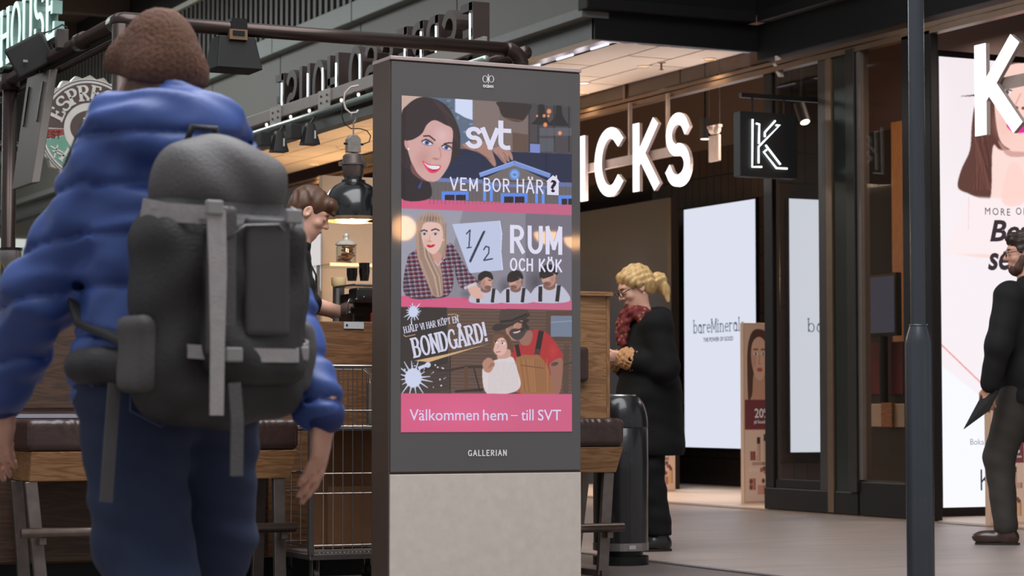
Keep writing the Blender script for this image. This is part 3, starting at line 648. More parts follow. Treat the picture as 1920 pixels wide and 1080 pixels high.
for hx, hy, k, face in ((800,745,.95,1),(1062,740,.97,-1),(1358,705,1.12,-1)):
    cv.sm([(hx-140*k,hy+190*k),(hx-120*k,hy+90*k),(hx-40*k,hy+50*k),(hx+50*k,hy+50*k),(hx+120*k,hy+90*k),(hx+150*k,hy+190*k)], (186,186,204), 1, 1)
    cv.line([(hx-70*k,hy+70*k),(hx-72*k,hy+190*k)], 30*k, (46,36,36)); cv.line([(hx+75*k,hy+60*k),(hx+60*k,hy+190*k)], 30*k, (46,36,36))
    cv.sm([(hx-35*k,hy+30*k),(hx+35*k,hy+30*k),(hx+45*k,hy+80*k),(hx,hy+100*k),(hx-45*k,hy+80*k)], (128,92,82))
    cv.ell((hx+6*face*k,hy), 56*k, 74*k, (196,152,136)); cv.ell((hx-24*face*k,hy+14*k), 34*k, 60*k, (150,108,96), 0, .6, .8)
    cv.ell((hx+16*face*k,hy+52*k), 38*k, 26*k, (92,66,60), 0, .75, .5)
    cv.sm([(hx-66*k,hy+10*k),(hx-70*k,hy-60*k),(hx-20*k,hy-100*k),(hx+40*k,hy-92*k),(hx+66*k,hy-50*k),(hx+62*k,hy-20*k),(hx+10*k,hy-46*k),(hx-34*face*k,hy-20*k)], (42,33,33), 1, 1)
    cv.line([(hx+20*face*k,hy-18*k),(hx+54*face*k,hy-14*k)], 8*k, (60,40,38)); cv.line([(hx+56*face*k,hy+2*k),(hx+64*face*k,hy+18*k)], 10*k, (150,106,94)); cv.line([(hx+24*face*k,hy+46*k),(hx+50*face*k,hy+44*k)], 7*k, (110,62,58)); cv.ell((hx-56*face*k,hy+8*k), 10*k, 22*k, (140,98,88))
# blonde woman in a plaid shirt
shirt = [(100,866),(108,560),(160,480),(260,440),(440,420),(500,410),(560,500),(640,640),(730,750),(600,810),(540,700),(520,600),(470,866)]
cv.sm(shirt, (84,66,84)); m0 = cv.a.copy()
for i in range(16):
    x = 60+i*44; cv.line([(x,400),(x+70,880)], 9, (40,34,50), .9); cv.line([(x+20,400),(x+90,880)], 5, (186,180,196), .9); cv.line([(x+30,400),(x+100,880)], 5, (168,60,70), .9)
for i in range(14):
    y = 400+i*36; cv.line([(60,y+30),(760,y-20)], 8, (40,34,50), .8); cv.line([(60,y+46),(760,y-4)], 4, (196,190,204), .8); cv.line([(60,y+56),(760,y+6)], 4, (160,58,68), .8)
msk = Canvas(330, 645, cv.tf, (0,0,0)); msk.sm(shirt, (1,1,1)); cv.a = m0*(1-msk.a)+cv.a*msk.a
cv.sm([(640,790),(700,760),(740,800),(780,885),(690,880)], (214,170,156)); cv.line([(610,800),(720,755)], 26, (206,198,210), .8)
cv.sm([(180,300),(196,200),(250,145),(330,132),(410,160),(450,250),(458,400),(440,520),(400,560),(420,700),(420,860),(340,866),(290,760),(210,560),(190,450)], (170,142,126))
for i in range(14): cv.line([(215+i*6,300+i*12),(225+i*8,520),(300+i*9,700),(350+i*6,866)], 6, random.choice([(206,182,160),(150,122,108),(190,160,140),(128,102,92)]), .7)
for i in range(8): cv.line([(430+i*3,230),(446,400),(420+i*4,540)], 5, random.choice([(120,96,88),(196,170,150)]), .6)
cv.ell((320,190), 110, 46, (96,76,70), 0, .6, .8)
for i in range(7): cv.line([(240+i*28,220),(260+i*22,150)], 6, (206,184,162), .6)
cv.sm([(330,480),(400,490),(410,560),(380,610),(340,540)], (196,148,136)); cv.line([(345,560),(380,600),(440,530)], 9, (196,190,204), .7)
cv.sm([(236,300),(260,230),(330,218),(400,240),(424,310),(418,390),(390,460),(345,500),(300,480),(256,420),(238,360)], (222,184,174)); cv.ell((280,400), 50, 60, (208,164,156), 0, .6, .9)
for x in (262,358): cv.ell((x,322), 32, 15, (120,92,90), 0, .7, .5); cv.ell((x,324), 24, 10, (200,200,206)); cv.ell((x,323), 11, 11, (62,70,92))
cv.line([(228,300),(260,288),(290,300)], 12, (70,50,46)); cv.line([(320,292),(360,278),(394,294)], 12, (70,50,46)); cv.line([(312,330),(306,380),(286,388)], 6, (190,142,132), .8); cv.ell((312,388), 26, 8, (186,132,124), 0, .7, .6)
cv.sm([(280,424),(305,418),(318,424),(335,416),(356,420),(330,440),(300,442)], (190,30,44)); cv.ell((427,376), 7, 9, (230,200,170))
# --- picture 3
cv.tf = tf_for(740, 560, 3.374)
cv.poly([(30,51),(1120,75),(1120,603),(30,597)], (96,74,64))
for i in range(26):
    y = 60+i*21; cv.line([(340,y),(1120,y+14)], 3, (66,50,44), .8); cv.line([(340,y+8),(1120,y+20)], 7, random.choice([(110,84,70),(88,66,58),(104,80,68)]), .5)
cv.poly([(30,51),(330,57),(345,600),(30,597)], (52,44,42), .95, 3); cv.poly([(345,400),(345,600),(30,597),(30,520)], (72,58,52), .9, 2)
for i in range(10): cv.line([(40,420+i*24),(345,380+i*24)], 3, (48,38,36), .7)
cv.line([(350,330),(350,600)], 8, (50,40,38)); cv.line([(110,470),(230,440),(330,455),(450,430),(560,430)], 14, (58,42,36)); cv.line([(450,430),(452,590)], 22, (96,64,46)); cv.line([(500,440),(540,590)], 9, (50,38,34)); cv.line([(380,585),(560,575)], 16, (44,34,32))
cv.rect(955,78,1120,270,(86,64,54),1,1); cv.rect(985,108,1120,240,(112,122,142)); cv.line([(985,150),(1120,140)], 5, (160,170,186), .6); cv.line([(1085,290),(1078,600)], 34, (84,64,54)); cv.line([(1040,430),(1120,400)], 10, (70,52,46))
for c, rr in (((118,500),62),((118,82),34)):
    cv.ell(c, rr*.85, rr, (200,206,232))
    for k in range(16):
        a = k*.4+.2; l = rr*(1.2+random.random()*.9); cv.line([c, (c[0]+math.cos(a)*l, c[1]+math.sin(a)*l)], 15, (200,206,232), 1, True)
for i in range(26): cv.ell((random.uniform(40,330), random.uniform(405,560)), *([random.uniform(2,6)]*2), (196,202,228))
cv.line([(150,440),(208,418)], 20, (200,206,232)); cv.ell((210,418), 18, 18, (200,206,232)); cv.line([(105,125),(108,165)], 7, (200,206,232))
cv.poly([(125,392),(330,350),(605,282),(480,318),(220,400)], (206,168,122)); cv.line([(335,100),(380,98),(408,108)], 4, (206,168,122)); cv.line([(55,226),(70,240),(130,226)], 4, (206,168,122))
# two farm people
cv.sm([(740,330),(800,280),(860,200),(940,205),(1010,270),(1062,372),(985,410),(970,600),(770,590)], (168,48,50), 1, 1); cv.ell((1000,330), 40, 60, (196,66,64), 0, .5, .9)
cv.sm([(980,410),(1056,378),(1056,500),(1036,600),(965,600),(985,480)], (146,100,84), 1, 1); cv.ell((1010,412), 24, 12, (66,58,60), -15, .8)
cv.sm([(765,372),(880,356),(912,360),(960,420),(985,500),(985,602),(800,602),(795,520)], (150,102,66), 1, 1)
for i in range(14): cv.line([(780+i*15,380),(810+i*13,590)], 5, random.choice([(126,84,54),(176,124,82)]), .5)
cv.line([(795,420),(945,440)], 6, (104,68,46), .8); cv.line([(925,203),(898,352)], 34, (44,32,32)); cv.rect(884,318,918,352,(70,56,50)); cv.line([(770,290),(785,365)], 26, (44,32,32))
cv.sm([(790,250),(850,200),(872,230),(850,290),(800,290)], (148,104,90)); cv.ell((768,182), 66, 84, (172,126,110), 12); cv.ell((735,180), 28, 60, (140,98,86), 0, .6, .8)
cv.sm([(722,215),(745,190),(790,190),(818,180),(822,150),(836,190),(812,240),(778,262),(745,250)], (72,62,60), 1, 1); cv.ell((770,208), 24, 9, (206,180,170), -14); cv.ell((768,200), 34, 7, (62,52,50), -14)
cv.ell((738,165), 13, 6, (60,46,44)); cv.ell((790,148), 13, 6, (60,46,44)); cv.line([(720,152),(750,150)], 7, (52,42,40)); cv.line([(774,136),(806,128)], 7, (52,42,40)); cv.line([(760,150),(756,186)], 8, (186,140,124))
for i in range(12): cv.ell((815+random.uniform(-10,22), 130+i*6), 14, 10, (52,42,40), 0, .9)
cv.sm([(615,190),(640,160),(720,150),(800,110),(845,90),(848,112),(790,140),(720,180),(650,205)], (58,47,43)); cv.sm([(662,150),(664,90),(690,68),(830,70),(838,100),(790,128),(720,160)], (76,62,55)); cv.line([(666,146),(740,138),(836,96)], 14, (46,38,36))
cv.sm([(612,290),(618,240),(655,212),(710,225),(735,262),(738,310),(720,360),(690,330),(640,330)], (96,66,52)); cv.sm([(655,340),(725,320),(730,380),(690,392),(650,380)], (196,150,138)); cv.ell((664,300), 46, 60, (214,172,162)); cv.sm([(612,300),(622,240),(660,222),(700,240),(660,250),(635,280),(620,330)], (110,76,58))
for x in (640,684): cv.ell((x,284 if x > 660 else 276), 11, 6, (238,236,236)); cv.ell((x-4,282 if x > 660 else 274), 5, 6, (40,34,34)); cv.line([(x-13,268),(x+13,266)], 4, (96,66,56))
cv.line([(656,292),(648,314)], 5, (188,140,130)); cv.line([(640,338),(668,334)], 6, (170,96,92)); cv.line([(735,290),(745,340)], 18, (96,66,52))
cv.sm([(552,470),(575,420),(640,385),(700,378),(745,370),(775,450),(795,545),(745,592),(585,602)], (212,202,204), 1, 1)
for i in range(18): cv.line([(600+i*10,400),(592+i*11,590)], 3, (184,172,176), .6)
cv.sm([(556,400),(585,374),(612,380),(632,410),(620,440),(600,466),(570,460),(556,430)], (176,128,110)); 
for k in range(4): cv.line([(590+k*11,440+k*-6),(612+k*6,404+k*2)], 4, (128,88,76), .8)
cv.poly([(30,597),(1120,603),(1120,849),(30,847)], (208,90,128)); cv.poly([(600,600),(1120,603),(1120,849),(600,848)], (196,94,128), .6, 6); cv.ell((420,720), 420, 160, (216,104,142), 0, .5, .9)
cv.grain(1.6)
scr = printed('screen', cv, (sx0, YT-.0022, sz0), (1,0,0), (0,0,1), sx1-sx0, sz1-sz0, vcolmat('screen_print', 1.0, .02), T)
scr['label'] = 'lit portrait screen with three programme pictures on pink'
lit = emat('screen_white', (222,220,240), 1.0)
def onT(mb, zx0, zy0, zx1, zy1, ox, oy, sc, m, name='lettering', dz=.004, rot=0, par=None, bb=None):
    a = W(ox+zx0/sc, oy+zy1/sc, y=YT); b = W(ox+zx1/sc, oy+zy1/sc, y=YT); c = W(ox+zx0/sc, oy+zy0/sc, y=YT)
    fit(mb, (a.x, YT-dz, a.z), (1,0,0), (0,0,1), (0,-1,0), b.x-a.x, c.z-a.z, dscale=0.002, rot=rot, bb=bb)
    return obj(name, mb, m, par or scr, fix=False)
def slay(s, wv, wh, serif, gap, sl=.09):
    L, w = text_strokes(s, wv, wh, serif, gap, sl); m = MB()
    for ch, g in L: m.add(g.v, g.f)
    return m
sv = MB()
for k, pl in enumerate(([(x*.62,y*.62) for x, y in SS], [(.56,.62),(.80,0)], [(.80,0),(1.03,.62)], [(1.16,.9),(1.16,.18)]+A(1.36,.2,.2,.19,180,285,8), [(1.16,.62),(1.44,.62)])): ribbon(sv, pl, .17, .15, z=.05*k)
onT(sv, 618, 245, 1022, 512, 740, 170, 4.694, lit)
for s, x0, y0, x1, y1 in (('VEM',480,757,730,878),('BOR',780,766,1012,890),('HÄR',1070,752,1308,902)): onT(slay(s, .15, .13, False, .16), x0, y0, x1, y1, 740, 170, 4.694, lit)
hs = MB().add([(0,0,0),(1,0,0),(1,.66,0),(1.1,.66,0),(.86,.86,0),(.86,1,0),(.74,1,0),(.74,.92,0),(.5,1,0),(-.1,.66,0),(0,.66,0)], [(0,1,2,3,4,5,6,7,8,9,10)])
onT(hs, 1328, 742, 1450, 916, 740, 170, 4.694, lit, 'house_mark'); onT(bfont('?', .03), 1366, 785, 1420, 895, 740, 170, 4.694, emat('screen_ink', (56,50,60), 1), dz=.005)
onT(slay('RUM', .2, .16, False, .12), 1012, 236, 1474, 500, 740, 370, 4.694, lit)
onT(slay('OCH KÖK', .2, .17, False, .16), 1010, 512, 1472, 652, 740, 370, 4.694, lit)
cream = emat('screen_cream', (206,206,226), 1.0)
ra = math.radians(11.5)
onT(slay('HJÄLP VI HAR KÖPT EN', .22, .08, True, .1, .05), 58, 170, 412, 222, 740, 560, 3.374, cream, rot=ra)
onT(slay('BONDGÅRD!', .26, .09, True, .1, .06), 118, 222, 600, 382, 740, 560, 3.374, cream, rot=math.radians(12.5))
for s, x0, y0, x1, y1 in (('Välkommen',92,700,530,771),('hem',556,702,712,771),('–',732,737,775,742),('till',798,700,876,771),('SVT',904,702,1050,771)): onT(bfont(s, .003), x0, y0, x1, y1, 740, 560, 3.374, emat('screen_lilac', (214,208,240), 1.0))
wp = mat('white_print', (235,235,235), .5, var=.02)
onT(slay('GALLERIAN', .22, .2, False, .26), 462, 956, 708, 998, 740, 560, 3.374, wp, 'maker_lettering', .003, par=T)
k = 17.45
for x0, x1 in ((768,945),(970,1150)):
    g = MB(); ribbon(g, A(0,0,1,1,0,360,32), .36, .1); onT(g, x0, 375, x1, 600, 860, 120, k, wp, 'logo_ring', .003, par=T)
onT(MB().add([(0,0,0),(1,0,0),(1,1,0),(0,1,0)], [(0,1,2,3)]), 948, 335, 972, 640, 860, 120, k, wp, 'logo_bar', .003, par=T)
onT(bfont('OCEAN', .05), 785, 672, 1125, 768, 860, 120, k, wp, 'logo_lettering', .003, par=T)
# ================================================================== SHOP SIGNS
glow = emat('sign_face', (255,250,255), 2.0); signside = mat('sign_return', (150,136,132), .5)
def kicks(spans, label, bar, rods):
    S = thing('illuminated_sign', label, 'sign', (XF-.1, W(spans[0][1], 300, x=XF-.1).y, 2.7))
    for ch, a, b, yt, yb in spans:
        g, w = glyph_mb(ch, .2, .19, False)
        p0 = W(a, yb, x=XF-.1); p1 = W(b, yb, x=XF-.1); zt = W(a, yt, x=XF-.1).z
        wy = p0.y-p1.y; x0, x1, y0, y1 = bbox2(g)
        side_ = extrude_flat(MB().add(g.v, g.f), 1.0)
        fit(side_, (XF-.1, p0.y, p0.z), (0,-1,0), (0,0,1), (-1,0,0), wy, zt-p0.z, dscale=.03)
        l = obj('letter', side_, signside, S)
        fit(g, (XF-.134, p0.y, p0.z), (0,-1,0), (0,0,1), (-1,0,0), wy, zt-p0.z, dscale=.004); obj('lit_face', g, glow, l, fix=False)
    zb = W(bar[0], bar[1], x=XF-.06).z; ya, yb = W(bar[0], 300, x=XF-.06).y, W(bar[2], 300, x=XF-.06).y
    barm = mat('sign_rail', (176,156,146), .4, .2)
    obj('rail', MB().box(XF-.085, XF-.045, yb, ya, zb-.05, zb+.03), barm, S)
    for px in rods: yr = W(px, 300, x=XF-.06).y; obj('hanger', MB().box(XF-.08, XF-.05, yr-.014, yr+.014, zb, 3.56), barm, S)
kicks([('K',1022,1070,272,386),('I',1086,1103,258,379),('C',1121,1175,246,374),('K',1193,1243,229,365),('S',1254,1300,217,354)],
      'white illuminated KICKS shop lettering hung in the entrance left of the square K sign', (1000,335,1282,0), (1182.5,1253.5))
kicks([('K',1836,1925,80,262),('I',1950,1975,62,250),('C',1995,2090,40,240),('K',2112,2210,14,228),('S',2232,2320,-18,214)], 'white illuminated K lettering hung in front of the big face poster', (1880,155,2290,0), (1985,2225))
# square projecting neon K sign: panel facing the lane along -y
YK_ = W(1440, 270, x=9.55).y
kx0, kx1 = W(1388, 270, y=YK_).x, W(1495, 270, y=YK_).x; kz1, kz0 = W(1390, 208, y=YK_).z, W(1390, 330, y=YK_).z
K = thing('projecting_sign', 'square black hanging sign with white neon K outline', 'sign', ((kx0+kx1)/2, YK_, kz0))
obj('panel', MB().box(kx0, kx1, YK_, YK_+.1, kz0, kz1), mat('sign_black', (18,18,19), .5), K, bevel=.004)
neon = emat('neon_white', (240,250,255), 2.2); sc4 = 1920/440
for st in ([(1445,190),(1442,580),(1520,580)], [(1474,225),(1500,232),(1496,390)], [(1630,203),(1545,297),(1545,335)], [(1636,240),(1668,238),(1494,415),(1494,550)], [(1552,402),(1672,560)], [(1560,440),(1536,458),(1640,590),(1728,594)]):
    pts = [W(1080+a/sc4, 180+b/sc4, y=YK_-.012) for a, b in st]; pts = [p for p in pts]
    obj('neon_tube', MB().tube(pts, .0075, 8), neon, K, True)
arm = thing('sign_bracket', 'black horizontal bracket arm holding the square neon K sign', 'bracket', (9.9, YK_+.05, kz1))
zb = W(1490, 186, y=YK_+.05).z; xe = W(1604, 186, y=YK_+.05).x; xs = W(1388, 183, y=YK_+.05).x
obj('arm', MB().box(xs, xe, YK_+.03, YK_+.07, zb-.015, zb+.02), blackm, arm)
obj('wall_plate', MB().box(xe-.03, xe, YK_+.02, YK_+.08, W(1600, 350, y=YK_).z, W(1600, 172, y=YK_).z), blackm, arm)
for px in (1410, 1470): xx = W(px, 200, y=YK_+.05).x; obj('hanger', MB().cyl((xx,YK_+.05,kz1-.01), (xx,YK_+.05,zb), .009, n=8), blackm, arm)
# white screens in the shop
def screen(name, label, x=None, y=None, px=(0,0), pt=0, pb=0, texts=()):
    if x is not None:
        a, b = W(px[0], pt, x=x), W(px[1], pt, x=x); zt = a.z; zb_ = W(px[0], pb, x=x).z
        S = thing(name, label, 'screen', (x, (a.y+b.y)/2, zb_)); U = (0,-1,0); Nn = (-1,0,0); L = a.y-b.y; O = Vector((x-.052, a.y, zb_))
        obj('housing', MB().box(x-.05, x-.005, b.y-.012, a.y+.012, zb_-.012, zt+.012), blackm, S)
    else:
        a, b = W(px[0], pt, y=y), W(px[1], pt, y=y); zt = a.z; zb_ = W(px[0], pb, y=y).z
        S = thing(name, label, 'screen', ((a.x+b.x)/2, y, zb_)); U = (1,0,0); Nn = (0,-1,0); L = b.x-a.x; O = Vector((a.x, y-.052, zb_))
        obj('housing', MB().box(a.x-.012, b.x+.012, y-.05, y-.02, zb_-.012, zt+.012), blackm, S)
    Uv = Vector(U); f = MB().add([O, O+Uv*L, O+Uv*L+Vector((0,0,zt-zb_)), O+Vector((0,0,zt-zb_))], [(0,1,2,3)])
    pnl = obj('lit_panel', f, emat('screen_pale', (222,226,240), 1.0), S, fix=False)
    for mb, l, r, t_, bt, m in texts:
        kw = dict(x=x) if x is not None else dict(y=y)
        p0, p1, p2 = W(l, bt, **kw), W(r, bt, **kw), W(l, t_, **kw)
        w_ = (p1-p0).dot(Uv); fit(mb, p0+Vector(Nn)*.055, U, (0,0,1), Nn, w_, p2.z-p0.z, dscale=.002); obj('lettering', mb, m, pnl, fix=False)
ink = emat('ink_blue', (44,58,84), 1.0)
screen('wall_screen', 'tall white screen reading bareMinerals on the dark tiled shop wall', x=XB, px=(1290,1424), pt=394, pb=838,
       texts=[(slay('bareMinerals', .095, .07, True, .06, .06), 1308, 1404, 600, 626, ink), (bfont('THE POWER OF GOOD', .02), 1327, 1383, 633.5, 641.5, ink)])
screen('wall_screen', 'narrow white screen on the pillar behind the shop window glass', y=18.99, px=(1474,1552), pt=373, pb=848, texts=[(slay('ba', .075, .06, True, .08, .06), 1508, 1538.5, 597, 623, ink)])
# ================================================================== face lightbox and cosmetic stands
YP = 14.2
lx0 = W(1765, 600, y=YP).x; lz1, lz0 = W(1765, 106, y=YP).z, W(1765, 952, y=YP).z; lw = 2.0
LB = thing('poster_lightbox', 'tall white lightbox poster of a brown-haired woman behind the K lettering', 'poster', (lx0+lw/2, YP, 0))
obj('case', MB().box(lx0-.06, lx0+lw+.06, YP+.005, YP+.14, .012, lz1+.05), darkfr, LB, bevel=.005)
def tfp(zx, zy):
    p = W(1740+zx/2.16, 60+zy/2.16, y=YP); return ((p.x-lx0)/lw, (lz1-p.z)/(lz1-lz0))
pc = Canvas(330, 520, tfp, (240,232,236))
pc.ell((120,250), 200, 500, (232,220,224), 0, .6, .9); pc.poly([(40,1340),(400,1620),(900,2000),(40,2000)], (240,242,250), 1, 8)
pc.sm([(270,140),(330,90),(430,60),(560,80),(640,200),(660,420),(640,600),(560,700),(300,700),(285,600),(268,620),(262,690),(200,670),(165,655),(122,630),(135,560),(170,480),(178,380),(190,300),(225,210)], (92,56,50), 1, 1)
for i in range(22): pc.line([(250+random.uniform(-30,30),180+i*4),(210+random.uniform(-25,30),400),(170+i*5,640)], 5, random.choice([(70,40,38),(120,76,66),(104,64,56)]), .6)
pc.line([(215,236),(190,258),(135,262)], 7, (92,56,50), 1, True)
pc.sm([(262,470),(300,480),(430,480),(440,640),(600,720),(640,900),(120,900),(170,760),(250,690)], (244,214,208), 1, 2); pc.poly([(165,668),(640,690),(640,900),(60,900)], (244,230,232), 1, 8)
pc.sm([(300,690),(390,690),(380,560),(330,540)], (246,206,196), .8, 3)
pc.sm([(268,250),(290,170),(350,130),(440,140),(500,230),(505,330),(470,430),(400,485),(330,475),(285,420)], (244,204,194), 1, 1); pc.ell((310,370), 60, 90, (234,184,174), 0, .5, .9)
pc.sm([(283,440),(330,480),(400,488),(390,505),(320,500)], (200,150,142), .8, 1)
for x in (318,430): pc.ell((x,246), 20, 9, (236,232,230)); pc.ell((x+2,246), 8, 9, (70,78,70)); pc.line([(x-22,238),(x,232),(x+22,240)], 5, (50,34,34)); pc.line([(x-30,205),(x+24,198)], 9, (110,72,62), .8)
pc.line([(376,250),(352,300),(368,312)], 6, (220,166,154), .9); pc.ell((358,308), 8, 6, (120,60,56)); pc.ell((386,310), 8, 6, (120,60,56))
pc.sm([(318,378),(345,352),(372,346),(388,350),(420,360),(440,380),(390,408),(345,406)], (226,40,150)); pc.line([(322,380),(440,380)], 4, (150,20,90))
pc.line([(166,668),(164,800)], 2.5, (226,200,200)); pc.line([(54,1265),(360,1560),(600,1790)], 3.5, (226,80,80))
printed('poster_print', pc, (lx0, YP-.001, lz0), (1,0,0), (0,0,1), lw, lz1-lz0, vcolmat('poster_print', 1.08, .3), LB)
def onP(mb, x0, y0, x1, y1, m, rot=0):
    a, b, c = W(1740+x0/2.16, 60+y1/2.16, y=YP), W(1740+x1/2.16, 60+y1/2.16, y=YP), W(1740+x0/2.16, 60+y0/2.16, y=YP)
    fit(mb, (a.x, YP-.004, a.z), (1,0,0), (0,0,1), (0,-1,0), b.x-a.x, c.z-a.z, dscale=.002, rot=rot); obj('lettering', mb, m, LB, fix=False)
inkp = emat('ink_plum', (62,52,58), 1.0)
onP(bfont('MORE', .0, spacing=1.35), 230, 711, 332, 740, inkp); onP(bfont('OF', .0, spacing=1.35), 355, 711, 397, 740, inkp)
onP(bfont('Bea', .028, shear=.25), 250, 762, 420, 850, inkp, .04); onP(bfont('se', .028, shear=.25), 242, 895, 335, 966, inkp, .04)
onP(bfont('Boka on', 0), 170, 1648, 262, 1672, emat('ink_grey', (150,146,152), 1)); onP(slay('K', .09, .085, False, .1), 212, 1770, 262, 1858, inkp)
def stand(px, pyb, pyt, label, wid=.30, dep=.05, share=None):
    b = W(px, pyb, z=.012); zt = W(px, pyt, d=b.dot(Fv)).z
    S = thing('display_stand', label, 'display stand', (b.x+wid/2, b.y+dep/2, .012), group='cosmetic display stands')
    obj('column', MB().box(b.x, b.x+wid, b.y, b.y+dep, .012, zt), mat('stand_card', (214,178,150), .6, var=.03), S, bevel=.003)
    if share is None:
        c = Canvas(96, 300, lambda x, y: (x/120., y/370.), (226,190,166))
        c.rect(0,0,120,160,(222,186,164)); c.ell((60,150), 75, 40, (212,168,146), 0, 1, .6)
        c.sm([(14,150),(12,60),(30,18),(64,10),(98,22),(110,70),(106,150),(90,170),(24,170)], (92,64,54)); c.sm([(40,100),(80,100),(90,150),(112,170),(4,170),(30,150)], (206,156,130))
        c.sm([(28,70),(34,38),(62,26),(90,40),(96,72),(84,106),(62,118),(40,104)], (226,180,154)); c.ell((40,76), 12, 24, (186,136,114), 0, .5, .8)
        for x in (47,78): c.ell((x,62), 8, 3.5, (246,240,236)); c.ell((x,62), 3.2, 3.5, (50,40,38)); c.line([(x-10,53),(x+10,52)], 3, (110,76,62))
        c.line([(64,62),(60,82),(68,84)], 3, (190,136,112)); c.ell((63,95), 12, 4.2, (186,100,90))
        c.rect(0,158,120,220,(124,62,68)); c.rect(0,222,120,370,(230,198,178))
        for x, y, w, h, k in ((50,244,14,42,(206,170,150)),(76,240,16,46,(214,180,160)),(22,266,22,18,(150,92,82)),(14,300,70,8,(232,208,196)),(30,288,60,7,(190,150,140)),(18,322,26,24,(196,130,116)),(52,336,34,20,(206,150,136)),(88,320,20,34,(224,176,130)),(90,270,22,14,(206,160,150))):
            c.rect(x,y,x+w,y+h,k); c.rect(x+w*.7,y,x+w,y+h,tuple(q*.82 for q in k))
        for x, y in ((50,236),(78,230)): c.rect(x,y,x+14,y+14,(70,56,56))
        for i in range(9): c.ell((random.uniform(10,110), random.uniform(240,362)), 7, 5, random.choice([(164,104,96),(216,164,150),(120,76,70)]))
        stand.c = c
    pr = printed('print', stand.c, (b.x+.012, b.y-.002, .03), (1,0,0), (0,0,1), wid-.014, zt-.045, vcolmat('stand_print', 1, .5, False), S)
    for tx_, x0, y0, x1, y1 in (('20%', 40, 176, 104, 196), ('på foundation', 38, 200, 110, 210)):
        g = bfont(tx_, .02); H = zt-.045; sx = (wid-.014)/120
        fit(g, (b.x+.012+x0*sx, b.y-.004, .03+H*(1-y1/370)), (1,0,0), (0,0,1), (0,-1,0), (x1-x0)*sx, H*(y1-y0)/370, dscale=.001); obj('lettering', g, wp, pr, fix=False)
stand(1395, 944, 605, 'cosmetic display stand with face print in front of the white wall screen')
stand(1216, 922, 642, 'cosmetic display stand partly hidden behind the woman in black', share=1)
stand(1856, 985, 700, 'cosmetic display stand beside the walking man, below the face poster', share=1)
# ================================================================== lamp post
pp = W(1725, 900, d=10.4); LP = thing('steel_post', 'dark glossy steel post with thicker lower sleeve in front of the shop', 'post', (pp.x, pp.y, 0))
pm = mat('post_paint', (58,62,68), .25, .25, var=.05, scale=6, bump=.06, bscale=40)
k_ = 10.4/FPX
zj = W(1725, 612, d=10.4).z; zj2 = W(1725, 645, d=10.4).z
o = obj('upper_tube', MB().lathe([(15*k_,zj-.05),(15*k_,5.5),(0,5.5)], (pp.x,pp.y,0), 48), pm, LP); sm(o)
o = obj('lower_sleeve', MB().lathe([(0,0),(26*k_,0),(26*k_,zj2),(24*k_,zj2+.03),(19*k_,zj-.012),(17.5*k_,zj),(15*k_,zj)], (pp.x,pp.y,0), 48), pm, LP); sm(o, 50)
obj('weld_ring', MB().lathe([(15*k_,zj-.004),(17.5*k_,zj-.002),(17.8*k_,zj+.004),(16.5*k_,zj+.01),(15*k_,zj+.008)], (pp.x,pp.y,0), 48), pm, LP, True)
obj('base_flange', MB().lathe([(0,.02),(.13,.02),(.13,0),(0,0)], (pp.x,pp.y,0), 32), pm, LP)
# ================================================================== litter bin
bp_ = W(1164, 1058, z=0); B = thing('litter_bin', 'black domed litter bin with steel base ring beside the bench', 'litter bin', (bp_.x, bp_.y, 0))
hb = W(1164, 742, d=bp_.dot(Fv)).z; r = 52*bp_.dot(Fv)/FPX
bm_ = mat('bin_black', (34,32,34), .28, .2, var=.06, coat=.3)
o = obj('body', MB().lathe([(r*.98,.11),(r,.5),(r,hb-.17),(r*.985,hb-.168),(r,hb-.166)]+[(r*math.cos(a)**.8*.55+r*.45 if 0 else r*(.52+.48*math.cos(a)), hb-.16+.16*math.sin(a)) for a in [i*math.pi/20 for i in range(11)]], bp_, 48), bm_, B); sm(o, 50)
obj('rim', MB().lathe([(r*.42,hb-.03),(r*.46,hb+.006),(r*.56,hb+.006),(r*.56,hb-.006)], bp_, 40), steel, B, True)
obj('steel_ring', MB().lathe([(r*.985,.075),(r*1.0,.075),(r*1.0,.115),(r*.97,.115)], bp_, 48), steel, B)
obj('foot', MB().lathe([(0,.075),(r*.8,.075),(r*.8,.045),(r*1.0,.045),(r*1.0,0),(0,0)], bp_, 48), blackm, B)
obj('keyhole_plate', MB().box(bp_.x-.03, bp_.x+.01, bp_.y-r*1.005, bp_.y-r*.9, .085, .105), chrome, B)
# ================================================================== benches and counter (line y = 10)
oak = woodmat('oak_light', (116,78,48), (160,118,78), 'x'); oakd = woodmat('oak_dark', (58,40,30), (86,60,44), 'x', 1.0, .6); oakz = woodmat('oak_upright', (120,80,48), (156,112,72), 'z')
leather = mat('brown_leather', (58,40,36), .32, var=.2, scale=7, bump=.25, bscale=26, coat=.1)
legm = mat('weathered_steel', (112,102,97), .42, .7, var=.2, scale=18)
YB = 9.95
def cushion(x0, x1, y0, y1, z0, z1):
    pr = [rbx(((x0+x1)/2,(y0+y1)/2,(z0+z1)/2), ((x1-x0)/2-.03,(y1-y0)/2-.03,(z1-z0)/2-.03), .03)]
    def d(X, Y, Z):
        w = np.clip((Z-(z0+z1)/2)/(z1-z0)*2, 0, 1)*np.clip(1-(Y-y0)/.12, 0, 1)
        return .004*np.sin(X*150+3*np.sin(X*23)+Z*30)*w*(.6+.4*np.sin(X*17))+Y*0
    return sdf(pr, .008, d)
